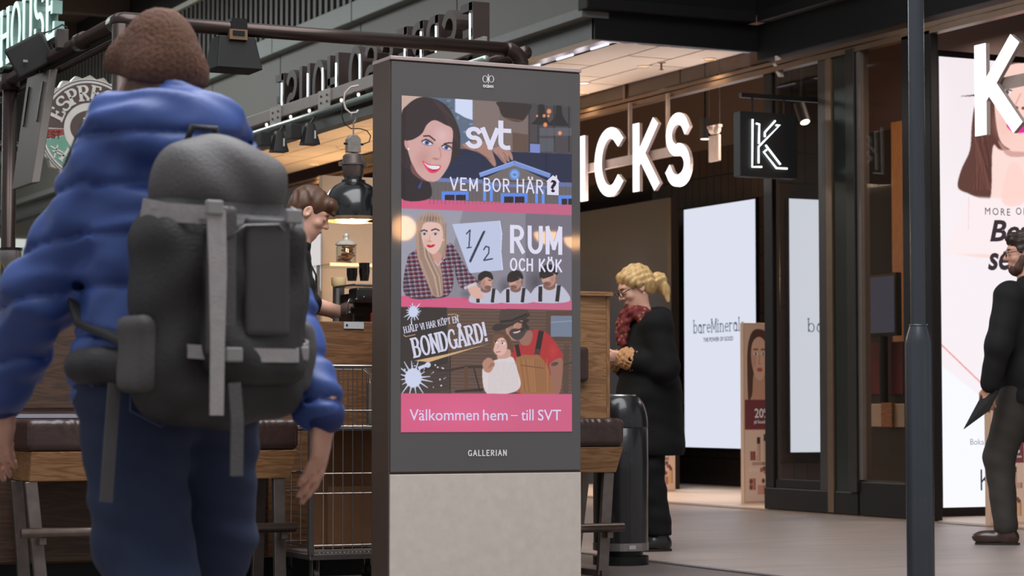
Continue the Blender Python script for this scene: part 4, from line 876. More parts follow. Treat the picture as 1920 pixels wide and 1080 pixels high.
def bench(x0, x1, label, pbx, leg_x, z_top_px, back):
    a, b, c_, d_ = z_top_px     # leather top, wood top, wood bottom, rail
    px = pbx; zc1, zw1, zw0 = W(px, a, y=YB).z, W(px, b, y=YB).z, W(px, c_, y=YB).z; zr = W(px, d_, y=YB).z
    S = thing('bench', label, 'bench', ((x0+x1)/2, YB+.18, 0)); o = S.location
    cu = cushion(x0-.0, x1, YB-.01, YB+.36, zw1, zc1); cu.v = np.asarray(cu.v)-np.array(o); sobj('seat_cushion', cu, leather, S)
    obj('seat_board', MB().hexa([(x0+.02,YB+.03,zw0),(x1-.03,YB+.03,zw0),(x1-.03,YB+.34,zw0),(x0+.02,YB+.34,zw0),(x0+.02,YB,zw1),(x1-.005,YB,zw1),(x1-.005,YB+.34,zw1),(x0+.02,YB+.34,zw1)]), oak, S, bevel=.004)
    for lx, lean in leg_x:
        obj('leg', MB().strap([(lx,YB+.05,zw0),(lx-lean,YB+.02,0.0)], .055, .03, (1,0,0)), legm, S, bevel=.004)
        obj('leg', MB().strap([(lx,YB+.3,zw0),(lx-lean,YB+.33,0.0)], .055, .03, (1,0,0)), legm, S, bevel=.004)
        obj('floor_bar', MB().box(lx-lean-.02, lx-lean+.02, YB-.02, YB+.36, .0, .03), legm, S)
    obj('foot_rail', MB().cyl((x0-.03,YB-.04,zr), (x1-.03,YB-.04,zr), .022, n=20), mat('rail_steel', (128,112,104), .3, .9, var=.2, scale=20), S, True)
    for lx, lean in leg_x: obj('rail_bracket', MB().box(lx-lean*.7-.015, lx-lean*.7+.015, YB-.04, YB+.06, zr-.05, zr-.02), legm, S)
    back(S, x0, x1, zc1)
    return S
def back1(S, x0, x1, zc):
    obj('backrest', MB().box(x0-.6, x1, YB+.40, YB+.46, .12, zc+.44), oakd, S, bevel=.004)
    obj('steel_strip', MB().box(x0, x1, YB+.37, YB+.40, zc+.004, zc+.022), chrome, S)
    obj('back_panel', MB().box(x0-.6, x1, YB+.385, YB+.40, zc+.05, zc+.2), oakd, S)
x0b, x1b = W(50, 870, y=YB).x, W(560, 870, y=YB).x
bench(x0b, x1b, 'brown leather bench with oak seat board behind the striding backpacker', 100, ((x0b+.03,-.05),(x1b-.08,.0)), (786,847,903,998), back1)
def back2(S, x0, x1, zc):
    zt = W(1120, 548, y=YB+.3).z; xe = W(1143, 700, y=YB+.3).x
    obj('partition', MB().box(x0, xe-.018, YB+.30, YB+.36, zc-.02, zt-.02), oak, S)
    obj('edge_board', MB().box(xe-.018, xe, YB+.295, YB+.40, zc-.02, zt-.02), oakz, S, bevel=.002)
    obj('top_board', MB().box(x0, xe+.012, YB+.28, YB+.42, zt-.02, zt+.002), oak, S, bevel=.003)
    obj('back_pad', MB().box(x0, W(1097, 690, y=YB+.3).x, YB+.25, YB+.30, W(1097, 716, y=YB+.27).z, W(1097, 650, y=YB+.27).z), leather, S, bevel=.02, seg=3)
    obj('lower_panel', MB().hexa([(x0,YB+.2,.23),(x1-.14,YB+.2,.23),(x1-.14,YB+.3,.23),(x0,YB+.3,.23),(x0,YB+.2,zc-.2),(x1-.12,YB+.2,zc-.2),(x1-.12,YB+.3,zc-.2),(x0,YB+.3,zc-.2)]), oak, S)
x0c, x1c = W(800, 870, y=YB).x, W(1171, 840, y=YB).x
bench(x0c, x1c, 'brown leather bench end with tall oak partition right of the totem', 1150, ((x0c+.1,.02),(x1c-.065,.05)), (784,838,886,988), back2)
# counter of the coffee kiosk
YCn = 10.55; zc_ = W(650, 603, y=YCn).z
CN = thing('counter', 'oak fronted service counter with price card behind the trolley', 'counter', (3.8, YCn+.25, 0))
xc0, xc1 = W(-60, 600, y=YCn).x, W(1060, 600, y=YCn).x
obj('front', MB().box(xc0, xc1, YCn, YCn+.04, .1, zc_), woodmat('counter_oak', (100,66,42), (140,98,64), 'x'), CN, bevel=.003)
obj('toe_kick', MB().box(xc0, xc1, YCn+.03, YCn+.06, 0, .1), blackm, CN)
obj('worktop', MB().box(xc0, xc1, YCn+.04, YCn+.5, zc_-.04, zc_-.004), mat('worktop', (60,48,42), .35), CN)
obj('inner_panel', MB().box(xc0, xc1, YCn+.46, YCn+.5, .0, zc_-.04), oakd, CN)
pcx = W(645, 602, y=YCn-.004).x; pz1, pz0 = W(645, 603, y=YCn-.004).z, W(645, 616, y=YCn-.004).z
PC = thing('price_card', 'small white price card clipped to the counter edge', 'card', (pcx+.045, YCn-.01, pz0))
obj('card', MB().box(pcx, W(682, 610, y=YCn-.004).x, YCn-.006, YCn-.001, pz0, pz1), mat('card_white', (196,196,196), .4), PC)
obj('rivet', MB().cyl((pcx+.014,YCn-.006,(pz0+pz1)/2), (pcx+.014,YCn-.009,(pz0+pz1)/2), .005, n=10), blackm, PC)
# ================================================================== wire trolley
tr = YB-.05; tx0, tx1 = W(583, 900, y=tr).x, W(583, 900, y=tr).x+.46
zt1 = W(650, 687, y=tr).z; zb0 = W(650, 1030, y=tr).z
TR = thing('wire_trolley', 'chrome wire roll trolley standing between bench and totem', 'trolley', ((tx0+tx1)/2, tr+.2, 0))
wire = mat('chrome_wire', (190,182,178), .25, .95, var=.05)
for yy, nm in ((tr, 0), (tr+.42, 1)):
    px0 = tx0+.018
    obj('top_rail', MB().tube([(tx0,yy,zt1-.09),(tx0+.005,yy,zt1-.03),(tx0+.035,yy,zt1),(tx1-.035,yy,zt1),(tx1,yy,zt1-.03),(tx1,yy,zt1-.09)], .009, 10), wire, TR, True)
    for i in range(9): xx = tx0+.06+i*.0475; obj('wire', MB().cyl((xx,yy,zb0), (xx,yy,zt1), .0028, n=6), wire, TR)
    for py in (770, 800, 888, 925, 1022): z = W(650, py, y=tr).z; obj('cross_wire', MB().cyl((tx0,yy,z), (tx1,yy,z), .0035, n=6), wire, TR)
    obj('post', MB().box(tx0-.012, tx0+.012, yy-.012, yy+.012, zb0-.02, zt1-.07), steel, TR); obj('post', MB().box(tx1-.012, tx1+.012, yy-.012, yy+.012, zb0-.02, zt1-.07), steel, TR)
for xx in (tx0, tx1):
    for py in (770, 888, 1022): z = W(650, py, y=tr).z; obj('side_wire', MB().cyl((xx,tr,z), (xx,tr+.42,z), .0035, n=6), wire, TR)
zs = W(650, 803, y=tr).z; obj('shelf', MB().box(tx0, tx1, tr, tr+.42, zs-.012, zs), steel, TR, bevel=.003)
bs = obj('base_tray', MB().box(tx0-.005, tx1+.005, tr-.005, tr+.425, zb0-.045, zb0-.02), steel, TR, bevel=.003)
g = MB()
for i in range(22): xx = tx0+.01+i*.02; g.cyl((xx,tr,zb0-.014), (xx,tr+.42,zb0-.006), .0025, n=5)
for i in range(20): yy = tr+.01+i*.02; g.cyl((tx0,yy,zb0-.01), (tx1,yy,zb0-.01), .0025, n=5)
obj('grating', g, wire, TR)
for xx in (tx0+.03, tx1-.03):
    for yy in (tr+.03, tr+.39):
        w_ = obj('caster', MB().cyl((xx-.012,yy,.04), (xx+.012,yy,.04), .04, n=24), mat('rubber', (30,28,28), .6), TR); obj('fork', MB().box(xx-.018,xx-.014,yy-.018,yy+.018,.03,zb0-.045).box(xx+.014,xx+.018,yy-.018,yy+.018,.03,zb0-.045), steel, w_)
bx0 = W(610, 800, y=tr).x
BX = thing('folded_carton', 'brown folded cardboard carton standing in the wire trolley', 'carton', (bx0+.2, tr+.25, zb0))
obj('panel', MB().hexa([(bx0+.02,tr+.2,zb0),(tx1-.03,tr+.2,zb0),(tx1-.03,tr+.23,zb0),(bx0+.02,tr+.23,zb0),(bx0+.05,tr+.26,zb0+.55),(tx1-.03,tr+.26,zb0+.55),(tx1-.03,tr+.29,zb0+.55),(bx0+.05,tr+.29,zb0+.55)]), mat('cardboard', (128,88,58), .8, var=.1), BX)
obj('flap', MB().box(bx0+.08, tx1-.06, tr+.17, tr+.195, zb0+.0, zb0+.28), mat('cardboard', (128,88,58), .8), BX)
# ================================================================== coffee kiosk frame
YKf = 10.7; cz = W(225, 38, y=YKf).z; cx0 = W(226, 100, y=YKf).x; cx1 = W(978, 100, y=YKf).x
pipe = mat('dark_bronze_pipe', (64,52,48), .3, .6, var=.08)
FR = thing('kiosk_frame', 'dark pipe frame around the coffee kiosk with rounded corners', 'frame', ((cx0+cx1)/2, 13, 0))
R_ = .035
def elbow(p, d1, d2, r=.1):   # rounded corner from p-d1*r to p+d2*r
    p = Vector(p); d1 = Vector(d1); d2 = Vector(d2); c = p-d1*r+d2*r
    return [c-d2*r*math.cos(a)+d1*r*math.sin(a) for a in [i*math.pi/16 for i in range(9)]]
obj('front_beam', MB().cyl((cx0,YKf,cz), (cx1-.09,YKf,cz), R_, n=24), pipe, FR, True)
obj('elbow', MB().tube(elbow((cx1,YKf,cz), (1,0,0), (0,0,-1), .09), R_*1.12, 20), pipe, FR, True)
obj('post', MB().cyl((cx1,YKf,0), (cx1,YKf,cz-.09), R_, n=24), pipe, FR, True)
obj('post', MB().cyl((cx0,YKf,0), (cx0,YKf,cz-.02), R_*1.15, n=24), pipe, FR, True)
obj('corner_joint', MB().tube([(cx0,YKf+.12,cz),(cx0,YKf+.03,cz),(cx0+.02,YKf,cz),(cx0+.12,YKf,cz)], R_*1.2, 20), pipe, FR, True)
obj('side_beam', MB().cyl((cx0,YKf,cz), (cx0,16.2,cz), R_, n=24), pipe, FR, True)
for yy in (11.4, 12.3, 13.3, 14.6): obj('coupling', MB().cyl((cx0,yy-.06,cz), (cx0,yy+.06,cz), R_*1.25, n=24), pipe, FR, True)
obj('conduit', MB().cyl((cx0+.05,YKf+.3,cz-.06), (cx0+.05,16.2,cz-.06), .016, n=12), pipe, FR, True)
py_ = W(16, 400, x=cx0).y; obj('post', MB().cyl((cx0,py_,0), (cx0,py_,cz), R_*1.15, n=24), pipe, FR, True); obj('post_cap', MB().cyl((cx0,py_,cz-.06),(cx0,py_,cz+.03), R_*1.5, n=24), pipe, FR, True)
SXr = cx1-.05
obj('side_beam', MB().cyl((SXr+.1,YKf+.05,cz), (SXr+.1,16.2,cz), R_, n=24), pipe, FR, True); obj('back_beam', MB().cyl((cx0,16.2,cz), (SXr+.1,16.2,cz), R_, n=24), pipe, FR, True)
# lit channel letters ESPRESSO HOUSE: left side (faces the lane) and right side (seen from behind)
def word_sign(name, label, s, xpl, y_first, y_last, z0, z1, U, Nn, facem, retm, bar=None):
    S = thing(name, label, 'sign', (xpl, (y_first+y_last)/2, z0)); L, w = text_strokes(s, .19, .10, True, .14, .05); sx = abs(y_last-y_first)/w
    for ch, g in L:
        if not g.v: continue
        x0, x1, y0, y1 = bbox2(g)
        O = Vector((xpl, y_first, z0))+Vector(U)*x0*sx+Vector((0,0,1))*y0*(z1-z0)
        e = extrude_flat(MB().add(g.v, g.f), 1.0); fit(e, O, U, (0,0,1), Nn, (x1-x0)*sx, (y1-y0)*(z1-z0), dscale=.05); l = obj('letter', e, retm, S)
        f = MB().add(g.v, g.f); fit(f, O+Vector(Nn)*.054, U, (0,0,1), Nn, (x1-x0)*sx, (y1-y0)*(z1-z0), dscale=.003); obj('lit_face', f, facem, l, fix=False)
        if bar: 
            f = MB().add(g.v, g.f); O2 = O-Vector(Nn)*.004
    return S
xl_ = cx0+.035
yE, yH = W(121, 60, x=xl_).y, W(18, 60, x=xl_).y; zE0, zE1 = W(26, 118, x=xl_).z, W(31, 20, x=xl_).z
word_sign('illuminated_sign', 'mint white illuminated HOUSE lettering above the left pipe beam', 'HOUSE', xl_, yH, yE, zE0, zE1, (0,-1,0), (-1,0,0), emat('sign_mint', (226,255,246), 1.25), mat('mint_return', (120,150,142), .4))
yO = W(15, 60, x=xl_).y; lt = (yH-yE)/3.7
word_sign('illuminated_sign', 'mint white illuminated letter O cut by the left picture edge', 'ESPRESSO', xl_, yO+6.9*lt, yO, zE0, zE1, (0,-1,0), (-1,0,0), emat('sign_mint', (226,255,246), 1.25), mat('mint_return', (120,150,142), .4))
xr_ = SXr
ya, yb = W(880, 60, x=xr_).y, W(510, 180, x=xr_).y; z0_, z1_ = W(620, 185, x=xr_).z-.04, W(600, 118, x=xr_).z+.01
wsR = thing('channel_letter_sign', 'dark channel letters seen from behind on a grey bar, above the track spotlights', 'sign', (xr_, (ya+yb)/2, z0_))
L, w = text_strokes('ESPRESSO HOUSE', .2, .15, False, .16); sx = (yb-ya)/w
dkr = mat('letter_return', (58,46,42), .4, .3); slit = emat('letter_tube', (236,250,255), 2.0)
for ch, g in L:
    if not g.v: continue
    x0, x1, y0, y1 = bbox2(g); O = Vector((xr_+.02, ya, z0_))+Vector((0,1,0))*x0*sx+Vector((0,0,1))*y0*(z1_-z0_)
    e = extrude_flat(MB().add(g.v, g.f), 1.0); fit(e, O, (0,1,0), (0,0,1), (1,0,0), (x1-x0)*sx, (y1-y0)*(z1_-z0_), dscale=.1); l = obj('letter', e, dkr, wsR)
    yc = ya+x0*sx+.02*(1 if ch != 'O' else 1); zz = z0_+(z1_-z0_)*.12
    if ch in 'EUOHRP': obj('light_tube', MB().cyl((xr_+.012, yc+.0, zz), (xr_+.012, yc, z0_+(z1_-z0_)*.86), .0055, n=8), slit, l, True)
barg = mat('grey_sign_bar', (150,142,136), .4, .5)
bz0, bz1 = W(620, 188, x=xr_-.03).z, W(620, 166, x=xr_-.03).z; yb2 = W(396, 230, x=xr_-.03).y
obj('mounting_bar', MB().box(xr_-.03, xr_-.005, 11.0, yb2, bz0, bz1), barg, wsR, bevel=.002)
for px in (515, 606): 
    yp = W(px, 190, x=xr_-.04).y; obj('fixing_plate', MB().box(xr_-.036, xr_-.03, yp-.1, yp+.1, bz0-.05, bz1+.005), mat('zinc_plate', (176,170,164), .35, .7), wsR)
    for dy in (-.05,.05):
        for dz in (.0,.04): obj('bolt', MB().cyl((xr_-.04,yp+dy,bz0+dz), (xr_-.034,yp+dy,bz0+dz), .008, n=8), blackm, wsR)
# lighting track under it with spot heads
tz = W(620, 205, x=xr_-.06).z
TK = thing('lighting_track', 'pale green pipe rail with festoon bulbs below the channel letters', 'rail', (xr_-.06, 13.5, tz))
obj('pipe', MB().cyl((xr_-.06,10.9,tz), (xr_-.06,16.1,tz), .022, n=20), mat('green_pipe', (140,150,144), .3, .5), TK, True)
obj('lower_pipe', MB().box(xr_-.05, xr_+.03, 10.9, 16.1, tz-.10, tz-.05), mat('green_channel', (84,90,86), .4, .4), TK)
for px in (452,500,545,580,640,672): yy = W(px, 200, x=xr_-.06).y; obj('bulb', MB().lathe([(0,-.0),(.008,.006),(.010,.015),(.007,.024),(0,.026)], (xr_-.06,yy,tz+.02), 12), emat('bulb', (255,244,226), 1.6), TK, True)
def spot_head(px, py, label):
    p = W(px, py, x=xr_-.1); S = thing('track_spotlight', label, 'spotlight', (p.x, p.y, p.z), group='track spotlights')
    mm = mat('spot_black', (26,22,21), .5)
    def fr(w1, w2, h, dx, dy): return MB().hexa([(p.x+dx-w2,p.y+dy-w2,p.z-h),(p.x+dx+w2,p.y+dy-w2,p.z-h),(p.x+dx+w2,p.y+dy+w2,p.z-h),(p.x+dx-w2,p.y+dy+w2,p.z-h),(p.x+dx-w1,p.y+dy-w1,p.z),(p.x+dx+w1,p.y+dy-w1,p.z),(p.x+dx+w1,p.y+dy+w1,p.z),(p.x+dx-w1,p.y+dy+w1,p.z)])
    obj('shade', fr(.022,.052,.135,0,0), mm, S, bevel=.003); obj('gear_box', MB().box(p.x-.10,p.x-.03,p.y+.06,p.y+.16,p.z-.09,p.z+.0), mm, S, bevel=.003)
    obj('stem', MB().cyl((p.x,p.y,p.z-.005), (xr_-.06,p.y,tz), .008, n=8), mm, S); obj('maker_label', MB().box(p.x+.012,p.x+.022,p.y-.05,p.y-.044,p.z-.10,p.z-.05), mat('label_white', (200,200,196), .5), S)
spot_head(523, 246, 'black track spotlight, left one of the two, above the barista')
spot_head(581, 231, 'black track spotlight, right one of the two, near the pendant chain')
# pendant lamps
enam = mat('black_enamel', (24,24,24), .22, .1, coat=.5); alum = mat('cast_aluminium', (132,120,116), .35, .85, var=.15, scale=14); zinc = mat('zinc_box', (150,142,136), .5, .6, var=.2, scale=30)
def pendant(px, label, dd=13.2, detail=True):
    k = dd/FPX; p = W(px, 415, d=dd); c = Vector((p.x, p.y, 0)); Z = lambda py: W(px, py, d=dd).z
    S = thing('pendant_lamp', label, 'lamp', (p.x, p.y, p.z), group='industrial pendant lamps'); rr = 57*k
    prof = [(rr*1.0,Z(408)),(rr*1.0,Z(402)),(rr*.985,Z(390)),(rr*.93,Z(372)),(rr*.80,Z(358)),(rr*.6,Z(348)),(rr*.42,Z(343)),(rr*.40,Z(338)),(rr*.3,Z(338)),(rr*.3,Z(332)),(0,Z(332))]
    o = obj('shade', MB().lathe(prof+[], c, 48), enam, S); sm(o, 35)
    o = obj('inner_reflector', MB().lathe([(rr*.99,Z(408)),(rr*.9,Z(380)),(rr*.5,Z(352)),(0,Z(350))], c, 40), mat('cream_enamel', (236,224,200), .4), S); sm(o)
    obj('rim', MB().lathe([(rr*.985,Z(408)),(rr*1.03,Z(408)),(rr*1.03,Z(415)),(rr*.97,Z(415)),(rr*.97,Z(408))], c, 48), mat('copper_rim', (176,140,112), .3, .9), S)
    o = obj('ballast_housing', MB().lathe([(0,Z(333)),(17*k,Z(333)),(19*k,Z(330)),(21*k,Z(311)),(26*k,Z(310)),(26*k,Z(307)),(21*k,Z(306)),(20*k,Z(293)),(16*k,Z(289)),(0,Z(288))], c, 40), alum, S); sm(o, 35)
    for s_ in (-1, 1): obj('clamp', MB().box(p.x+s_*26*k-.008, p.x+s_*26*k+.008, p.y-.012, p.y+.012, Z(312), Z(304)), alum, S)
    obj('junction_box', MB().prism([(p.x-13*k,p.y-.02,Z(286)),(p.x+13*k,p.y-.02,Z(286)),(p.x+13*k,p.y-.02,Z(261)),(p.x+6*k,p.y-.02,Z(253)),(p.x-6*k,p.y-.02,Z(253)),(p.x-13*k,p.y-.02,Z(261))], (0,.05,0)), zinc, S, bevel=.003)
    obj('neck', MB().cyl((p.x,p.y,Z(290)), (p.x,p.y,Z(284)), 4*k, n=12), blackm, S); obj('cable_gland', MB().cyl((p.x-19*k,p.y,Z(270)), (p.x+20*k,p.y,Z(270)), 2.2*k, n=10), blackm, S)
    obj('hook_rod', MB().cyl((p.x,p.y,Z(255)), (p.x,p.y,Z(228)), 1.5*k, n=8), steel, S)
    obj('shackle', MB().tube([(p.x+5*k*math.cos(t), p.y, Z(220)+9*k*math.sin(t)) for t in [i*math.pi/8 for i in range(16)]], 1.1*k, 6, True), steel, S, True)
    obj('hanger_ring', MB().tube([W(px+a, b, d=dd) for a, b in ((11,160),(-4,163),(-15,174),(-18,190),(-14,204),(-5,212),(6,211),(10,206))], 2*k, 8), mat('white_hose', (196,180,176), .5), S, True)
    obj('cable', MB().tube([W(px+a, b, d=dd) for a, b in ((20,270),(30,266),(33,255),(26,245),(12,241),(-4,241),(-16,232),(-21,218),(-20,196),(-10,180),(4,172))], 1.1*k, 6), blackm, S, True)
    point('pendant_bulb', (p.x, p.y, Z(402)), 16, (1,.72,.42), .05); obj('bulb', MB().lathe([(0,Z(410)),(5*k,Z(407)),(7*k,Z(400)),(5*k,Z(392)),(0,Z(390))], c, 20), emat('warm_bulb', (255,214,160), 4), S, True)
pendant(662, 'black industrial pendant lamp with metal ballast above the cookie jar')
pendant(744, 'second black industrial pendant lamp mostly hidden by the totem')
# speaker boxes on the left and front beams, back of a menu display
spk = mat('speaker_black', (40,38,37), .6)
def rotbox(c, hx, hy, hz, rz, rx, ry=0):
    M = Matrix.Translation(c) @ Matrix.Rotation(rz,4,'Z') @ Matrix.Rotation(ry,4,'Y') @ Matrix.Rotation(rx,4,'X'); return MB().box(-hx,hx,-hy,hy,-hz,hz).xf(M)
pc_ = W(60, 103, x=cx0-.08); sp1 = thing('loudspeaker', 'black box loudspeaker tilted on the left pipe beam below the lettering', 'loudspeaker', pc_-Vector((0,0,.12)))
obj('cabinet', rotbox(pc_, .11, .1, .085, math.radians(-25), math.radians(10), math.radians(-28)), spk, sp1, bevel=.012)
obj('badge', rotbox(pc_+Vector((-.06,-.1,-.05)), .012, .004, .006, 0, 0), mat('badge', (150,150,150), .4, .6), sp1); obj('bracket', MB().cyl(pc_, (cx0,pc_.y,cz), .012, n=8), blackm, sp1)
p2_ = W(116, 75, x=cx0-.03); sp2 = thing('loudspeaker', 'small upright black box on the left pipe beam behind the tilted loudspeaker', 'loudspeaker', p2_-Vector((0,0,.08)))
obj('cabinet', rotbox(p2_, .03, .055, .05, math.radians(-10), 0), mat('box_brown', (58,48,44), .6), sp2, bevel=.004); obj('bracket', MB().cyl(p2_, (cx0,p2_.y,cz), .012, n=8), blackm, sp2)
obj('cable', MB().tube([W(a, b, x=cx0-.05) for a, b in ((82,62),(95,58),(106,52),(117,46),(126,52))], .004, 6), blackm, sp2, True)
# menu display: slim panel seen from behind, hung under the left beam
yD0, yD1 = W(88, 200, x=cx0).y, W(52, 200, x=cx0).y; zD1, zD0 = W(70, 132, x=cx0+.02).z, W(45, 352, x=cx0-.2).z
MD = thing('menu_display', 'slim dark menu display seen from behind, tilted below the left beam', 'display', (cx0, (yD0+yD1)/2, zD0))
q = [W(22,356,x=cx0-.16), W(59,343,x=cx0-.16), W(93,130,x=cx0-.02), W(51,146,x=cx0-.02)]
obj('back_cover', MB().prism(q, (.045,0,.006)), mat('display_grey', (88,80,74), .5, .2), MD, bevel=.004)
for a in (.18, .82):
    t0 = q[3].lerp(q[2], a); t1 = q[0].lerp(q[1], a); obj('mount_slot', MB().strap([t0.lerp(t1,.1)+Vector((-.004,0,0)), t0.lerp(t1,.45)+Vector((-.004,0,0))], .012, .008, (0,1,0)), blackm, MD)
obj('hanger_arm', MB().cyl(q[2].lerp(q[3],.5)+Vector((.02,0,-.04)), (cx0, q[2].lerp(q[3],.5).y, cz), .015, n=10), blackm, MD)
# monitor box on the front beam
m0, m1 = W(400, 66, y=YKf), W(486, 66, y=YKf); mz0 = W(450, 132, y=YKf).z
MO = thing('ceiling_speaker', 'black trapezoid speaker hanging from the front pipe beam beside the hat', 'loudspeaker', ((m0.x+m1.x)/2, YKf, mz0))
obj('cabinet', MB().hexa([(m0.x,YKf-.06,mz0),(m1.x,YKf-.06,mz0),(m1.x,YKf+.14,mz0),(m0.x,YKf+.14,mz0),(m0.x+.02,YKf-.03,m0.z),(m1.x-.03,YKf-.03,m0.z),(m1.x-.03,YKf+.1,m0.z),(m0.x+.02,YKf+.1,m0.z)]), mat('speaker_dark', (20,18,17), .6, spec=.3), MO, bevel=.006)
obj('terminal_plate', MB().box((m0.x+m1.x)/2-.05,(m0.x+m1.x)/2+.04,YKf-.05,YKf-.02,m0.z-.02,m0.z+.03), mat('plate_tan', (110,84,60), .5), MO)
obj('terminal', MB().box((m0.x+m1.x)/2-.035,(m0.x+m1.x)/2+.025,YKf-.055,YKf-.05,m0.z+.0,m0.z+.022), blackm, MO); obj('clamp', MB().box((m0.x+m1.x)/2-.04,(m0.x+m1.x)/2+.04,YKf-.045,YKf+.045,m0.z+.02,cz+.045), blackm, MO)
# round bottle-cap sign
YS = 15.9; sc_ = W(168, 243, y=YS); sr = 100*sc_.dot(Fv)/FPX
RS = thing('round_sign', 'round bottle-cap shaped ESPRESSO sign with coffee cup emblem', 'sign', (sc_.x, YS, sc_.z-sr))
def disc(r0, r1, a0=0, a1=360, n=64, z=0):
    vs = []; fs = []
    for i in range(n+1):
        a = math.radians(a0+(a1-a0)*i/n); vs += [(r0*math.cos(a), r0*math.sin(a), z), (r1*math.cos(a), r1*math.sin(a), z)]
    for i in range(n): fs.append((2*i,2*i+1,2*i+3,2*i+2))
    return MB().add(vs, fs)
def onS(mb, m, name, off, smooth=False):
    mb.v = [(sc_.x+x*sr, YS-off-z*.001, sc_.z+y*sr) for x, y, z in mb.v]; return obj(name, mb, m, RS, fix=False)
cap = []; 
for i in range(96):
    a = 2*math.pi*i/96; r = 1.0+.035*math.cos(24*a); cap.append((sc_.x+math.cos(a)*sr*r, YS+.005, sc_.z+math.sin(a)*sr*r))
obj('cap_rim', MB().prism(cap, (0,.07,0)), mat('cap_silver', (190,184,168), .35, .3), RS)
cream_ = mat('sign_cream', (228,222,214), .5); brown_ = mat('sign_brown', (92,74,66), .5); navy_ = mat('sign_navy', (60,56,92), .5); green_ = mat('sign_green', (120,172,150), .5); red_ = mat('sign_red', (160,72,62), .5)
onS(disc(0, .96), cream_, 'face', .006); onS(disc(.925,.94), navy_, 'ring_line', .010); onS(disc(.5, .88, 0, 180), brown_, 'upper_band', .010)
onS(disc(.5, .88, 196, 344), green_, 'lower_band', .010); onS(disc(.5,.88,182,194), red_, 'side_band', .011); onS(disc(.5,.88,-14,-2), red_, 'side_band', .011)
onS(disc(0, .5), cream_, 'cup', .012); g = disc(0, .36); g.v = [(x*1.12+.02, y*.92+.03, z) for x, y, z in g.v]; onS(g, brown_, 'coffee', .014)
g = MB(); ribbon(g, [(-.12,.2),(.05,.17),(.2,.1)], .03, .03); onS(g, cream_, 'highlight', .016)
def arc_text(s, a0, a1, r, h, m, flip=False, **kw):
    n = len(s)
    for i, ch in enumerate(s):
        if ch == ' ': continue
        g, w = glyph_mb(ch, kw.get('wv',.24), kw.get('wh',.1), kw.get('serif',True), .08); a = math.radians(a0+(a1-a0)*i/max(1,n-1)); ca, sa = math.cos(a), math.sin(a); o = []
        for x, y, z in g.v:
            u = (x-w/2)*h*1.0; v = (y-.5)*h
            if flip: u, v = -u, -v
            o.append(((r+v)*ca+u*sa, (r+v)*sa-u*ca, z))
        g.v = o; onS(g, m, 'lettering', .016)
arc_text('ESPRESSO', 157, 23, .69, .27, cream_); arc_text('HOUSE', 232, 308, .69, .25, cream_, True)
g, w = text_strokes('EST', .2, .16, False, .14); gg = MB()
for ch, q_ in g: gg.add(q_.v, q_.f)
x0, x1, y0, y1 = bbox2(gg); gg.v = [(-.84+(x-x0)/(x1-x0)*.28, -.20+(y-y0)*.12, z) for x, y, z in gg.v]; onS(gg, mat('sign_dark_red', (110,44,40), .5), 'lettering', .016)
g = MB()
for l in ([(-.74,-.36),(-.52,-.46)],[(-.7,-.44),(-.5,-.52)],[(-.62,-.34),(-.68,-.56)]): ribbon(g, l, .03, .03)
onS(g, cream_, 'flourish', .016)
obj('sign_post', MB().cyl((sc_.x,YS+.1,0), (sc_.x,YS+.1,sc_.z), .03, n=16), pipe, RS)
# ================================================================== kiosk interior
YW = 13.6
kw = sempty('wall_kiosk', (4.8, YW, 0))
wxa, wxb = W(604, 500, y=YW).x, W(980, 500, y=YW).x
obj('peach_panel', MB().box(wxa, wxb, YW, YW+.06, .8, W(650, 405, y=YW).z+.25), mat('peach_panel', (238,196,158), .55, var=.03), kw)
obj('dark_panel', MB().box(W(330, 500, y=YW).x, W(560, 500, y=YW).x, YW+.05, YW+.1, 0, W(520, 352, y=YW).z), mat('dark_kiosk_wall', (60,56,52), .6), kw)
obj('lower_panel', MB().box(W(470, 500, y=YW).x, wxb, YW-.02, YW+.05, 0, .9), mat('steel_back', (118,112,106), .35, .5), kw)
fx0, fx1 = W(574, 500, y=YW-.1).x, W(603, 500, y=YW-.1).x
CF = thing('menu_lightbox', 'narrow white lit panel behind the barista', 'lightbox', ((fx0+fx1)/2, YW-.08, 1.2))
obj('case', MB().box(fx0, fx1, YW-.1, YW-.02, W(590, 545, y=YW-.1).z, W(590, 424, y=YW-.1).z), mat('lb_case', (190,190,190), .4), CF); obj('lit_face', MB().box(fx0+.01, fx1-.01, YW-.105, YW-.1, W(590, 540, y=YW-.1).z, W(590, 430, y=YW-.1).z), emat('lb_face', (238,234,232), .8), CF)
# glass shelf and jar
YJ = 12.9; zsh = W(650, 497, y=YJ).z
SH = thing('glass_shelf', 'glass shelf edge lit warm, carrying the cookie jar', 'shelf', (W(660,500,y=YJ).x, YJ, zsh))
gl = glassmat('clear_glass', (244,248,246), .12)
obj('pane', MB().box(W(604, 500, y=YJ).x, W(790, 500, y=YJ).x, YJ-.12, YJ+.2, zsh-.012, zsh), gl, SH); obj('front_edge', MB().box(W(604, 500, y=YJ).x, W(790, 500, y=YJ).x, YJ-.127, YJ-.12, zsh-.016, zsh+.004), mat('edge_cream', (240,220,186), .4), SH)
for px in (608, 780): xx = W(px, 500, y=YJ).x; obj('upright', MB().cyl((xx,YJ+.1,zc_-.3), (xx,YJ+.1,zsh), .01, n=10), steel, SH)
kj = YJ/W(649,470,y=YJ).y*W(649,470,y=YJ).dot(Fv)/FPX; jp = W(649, 495, y=YJ); jp.z = zsh
J = thing('cookie_jar', 'glass cookie jar with knobbed lid on the warm lit shelf', 'jar', jp); jr = 19*kj
def Zj(py): return zsh+(495-py)*kj
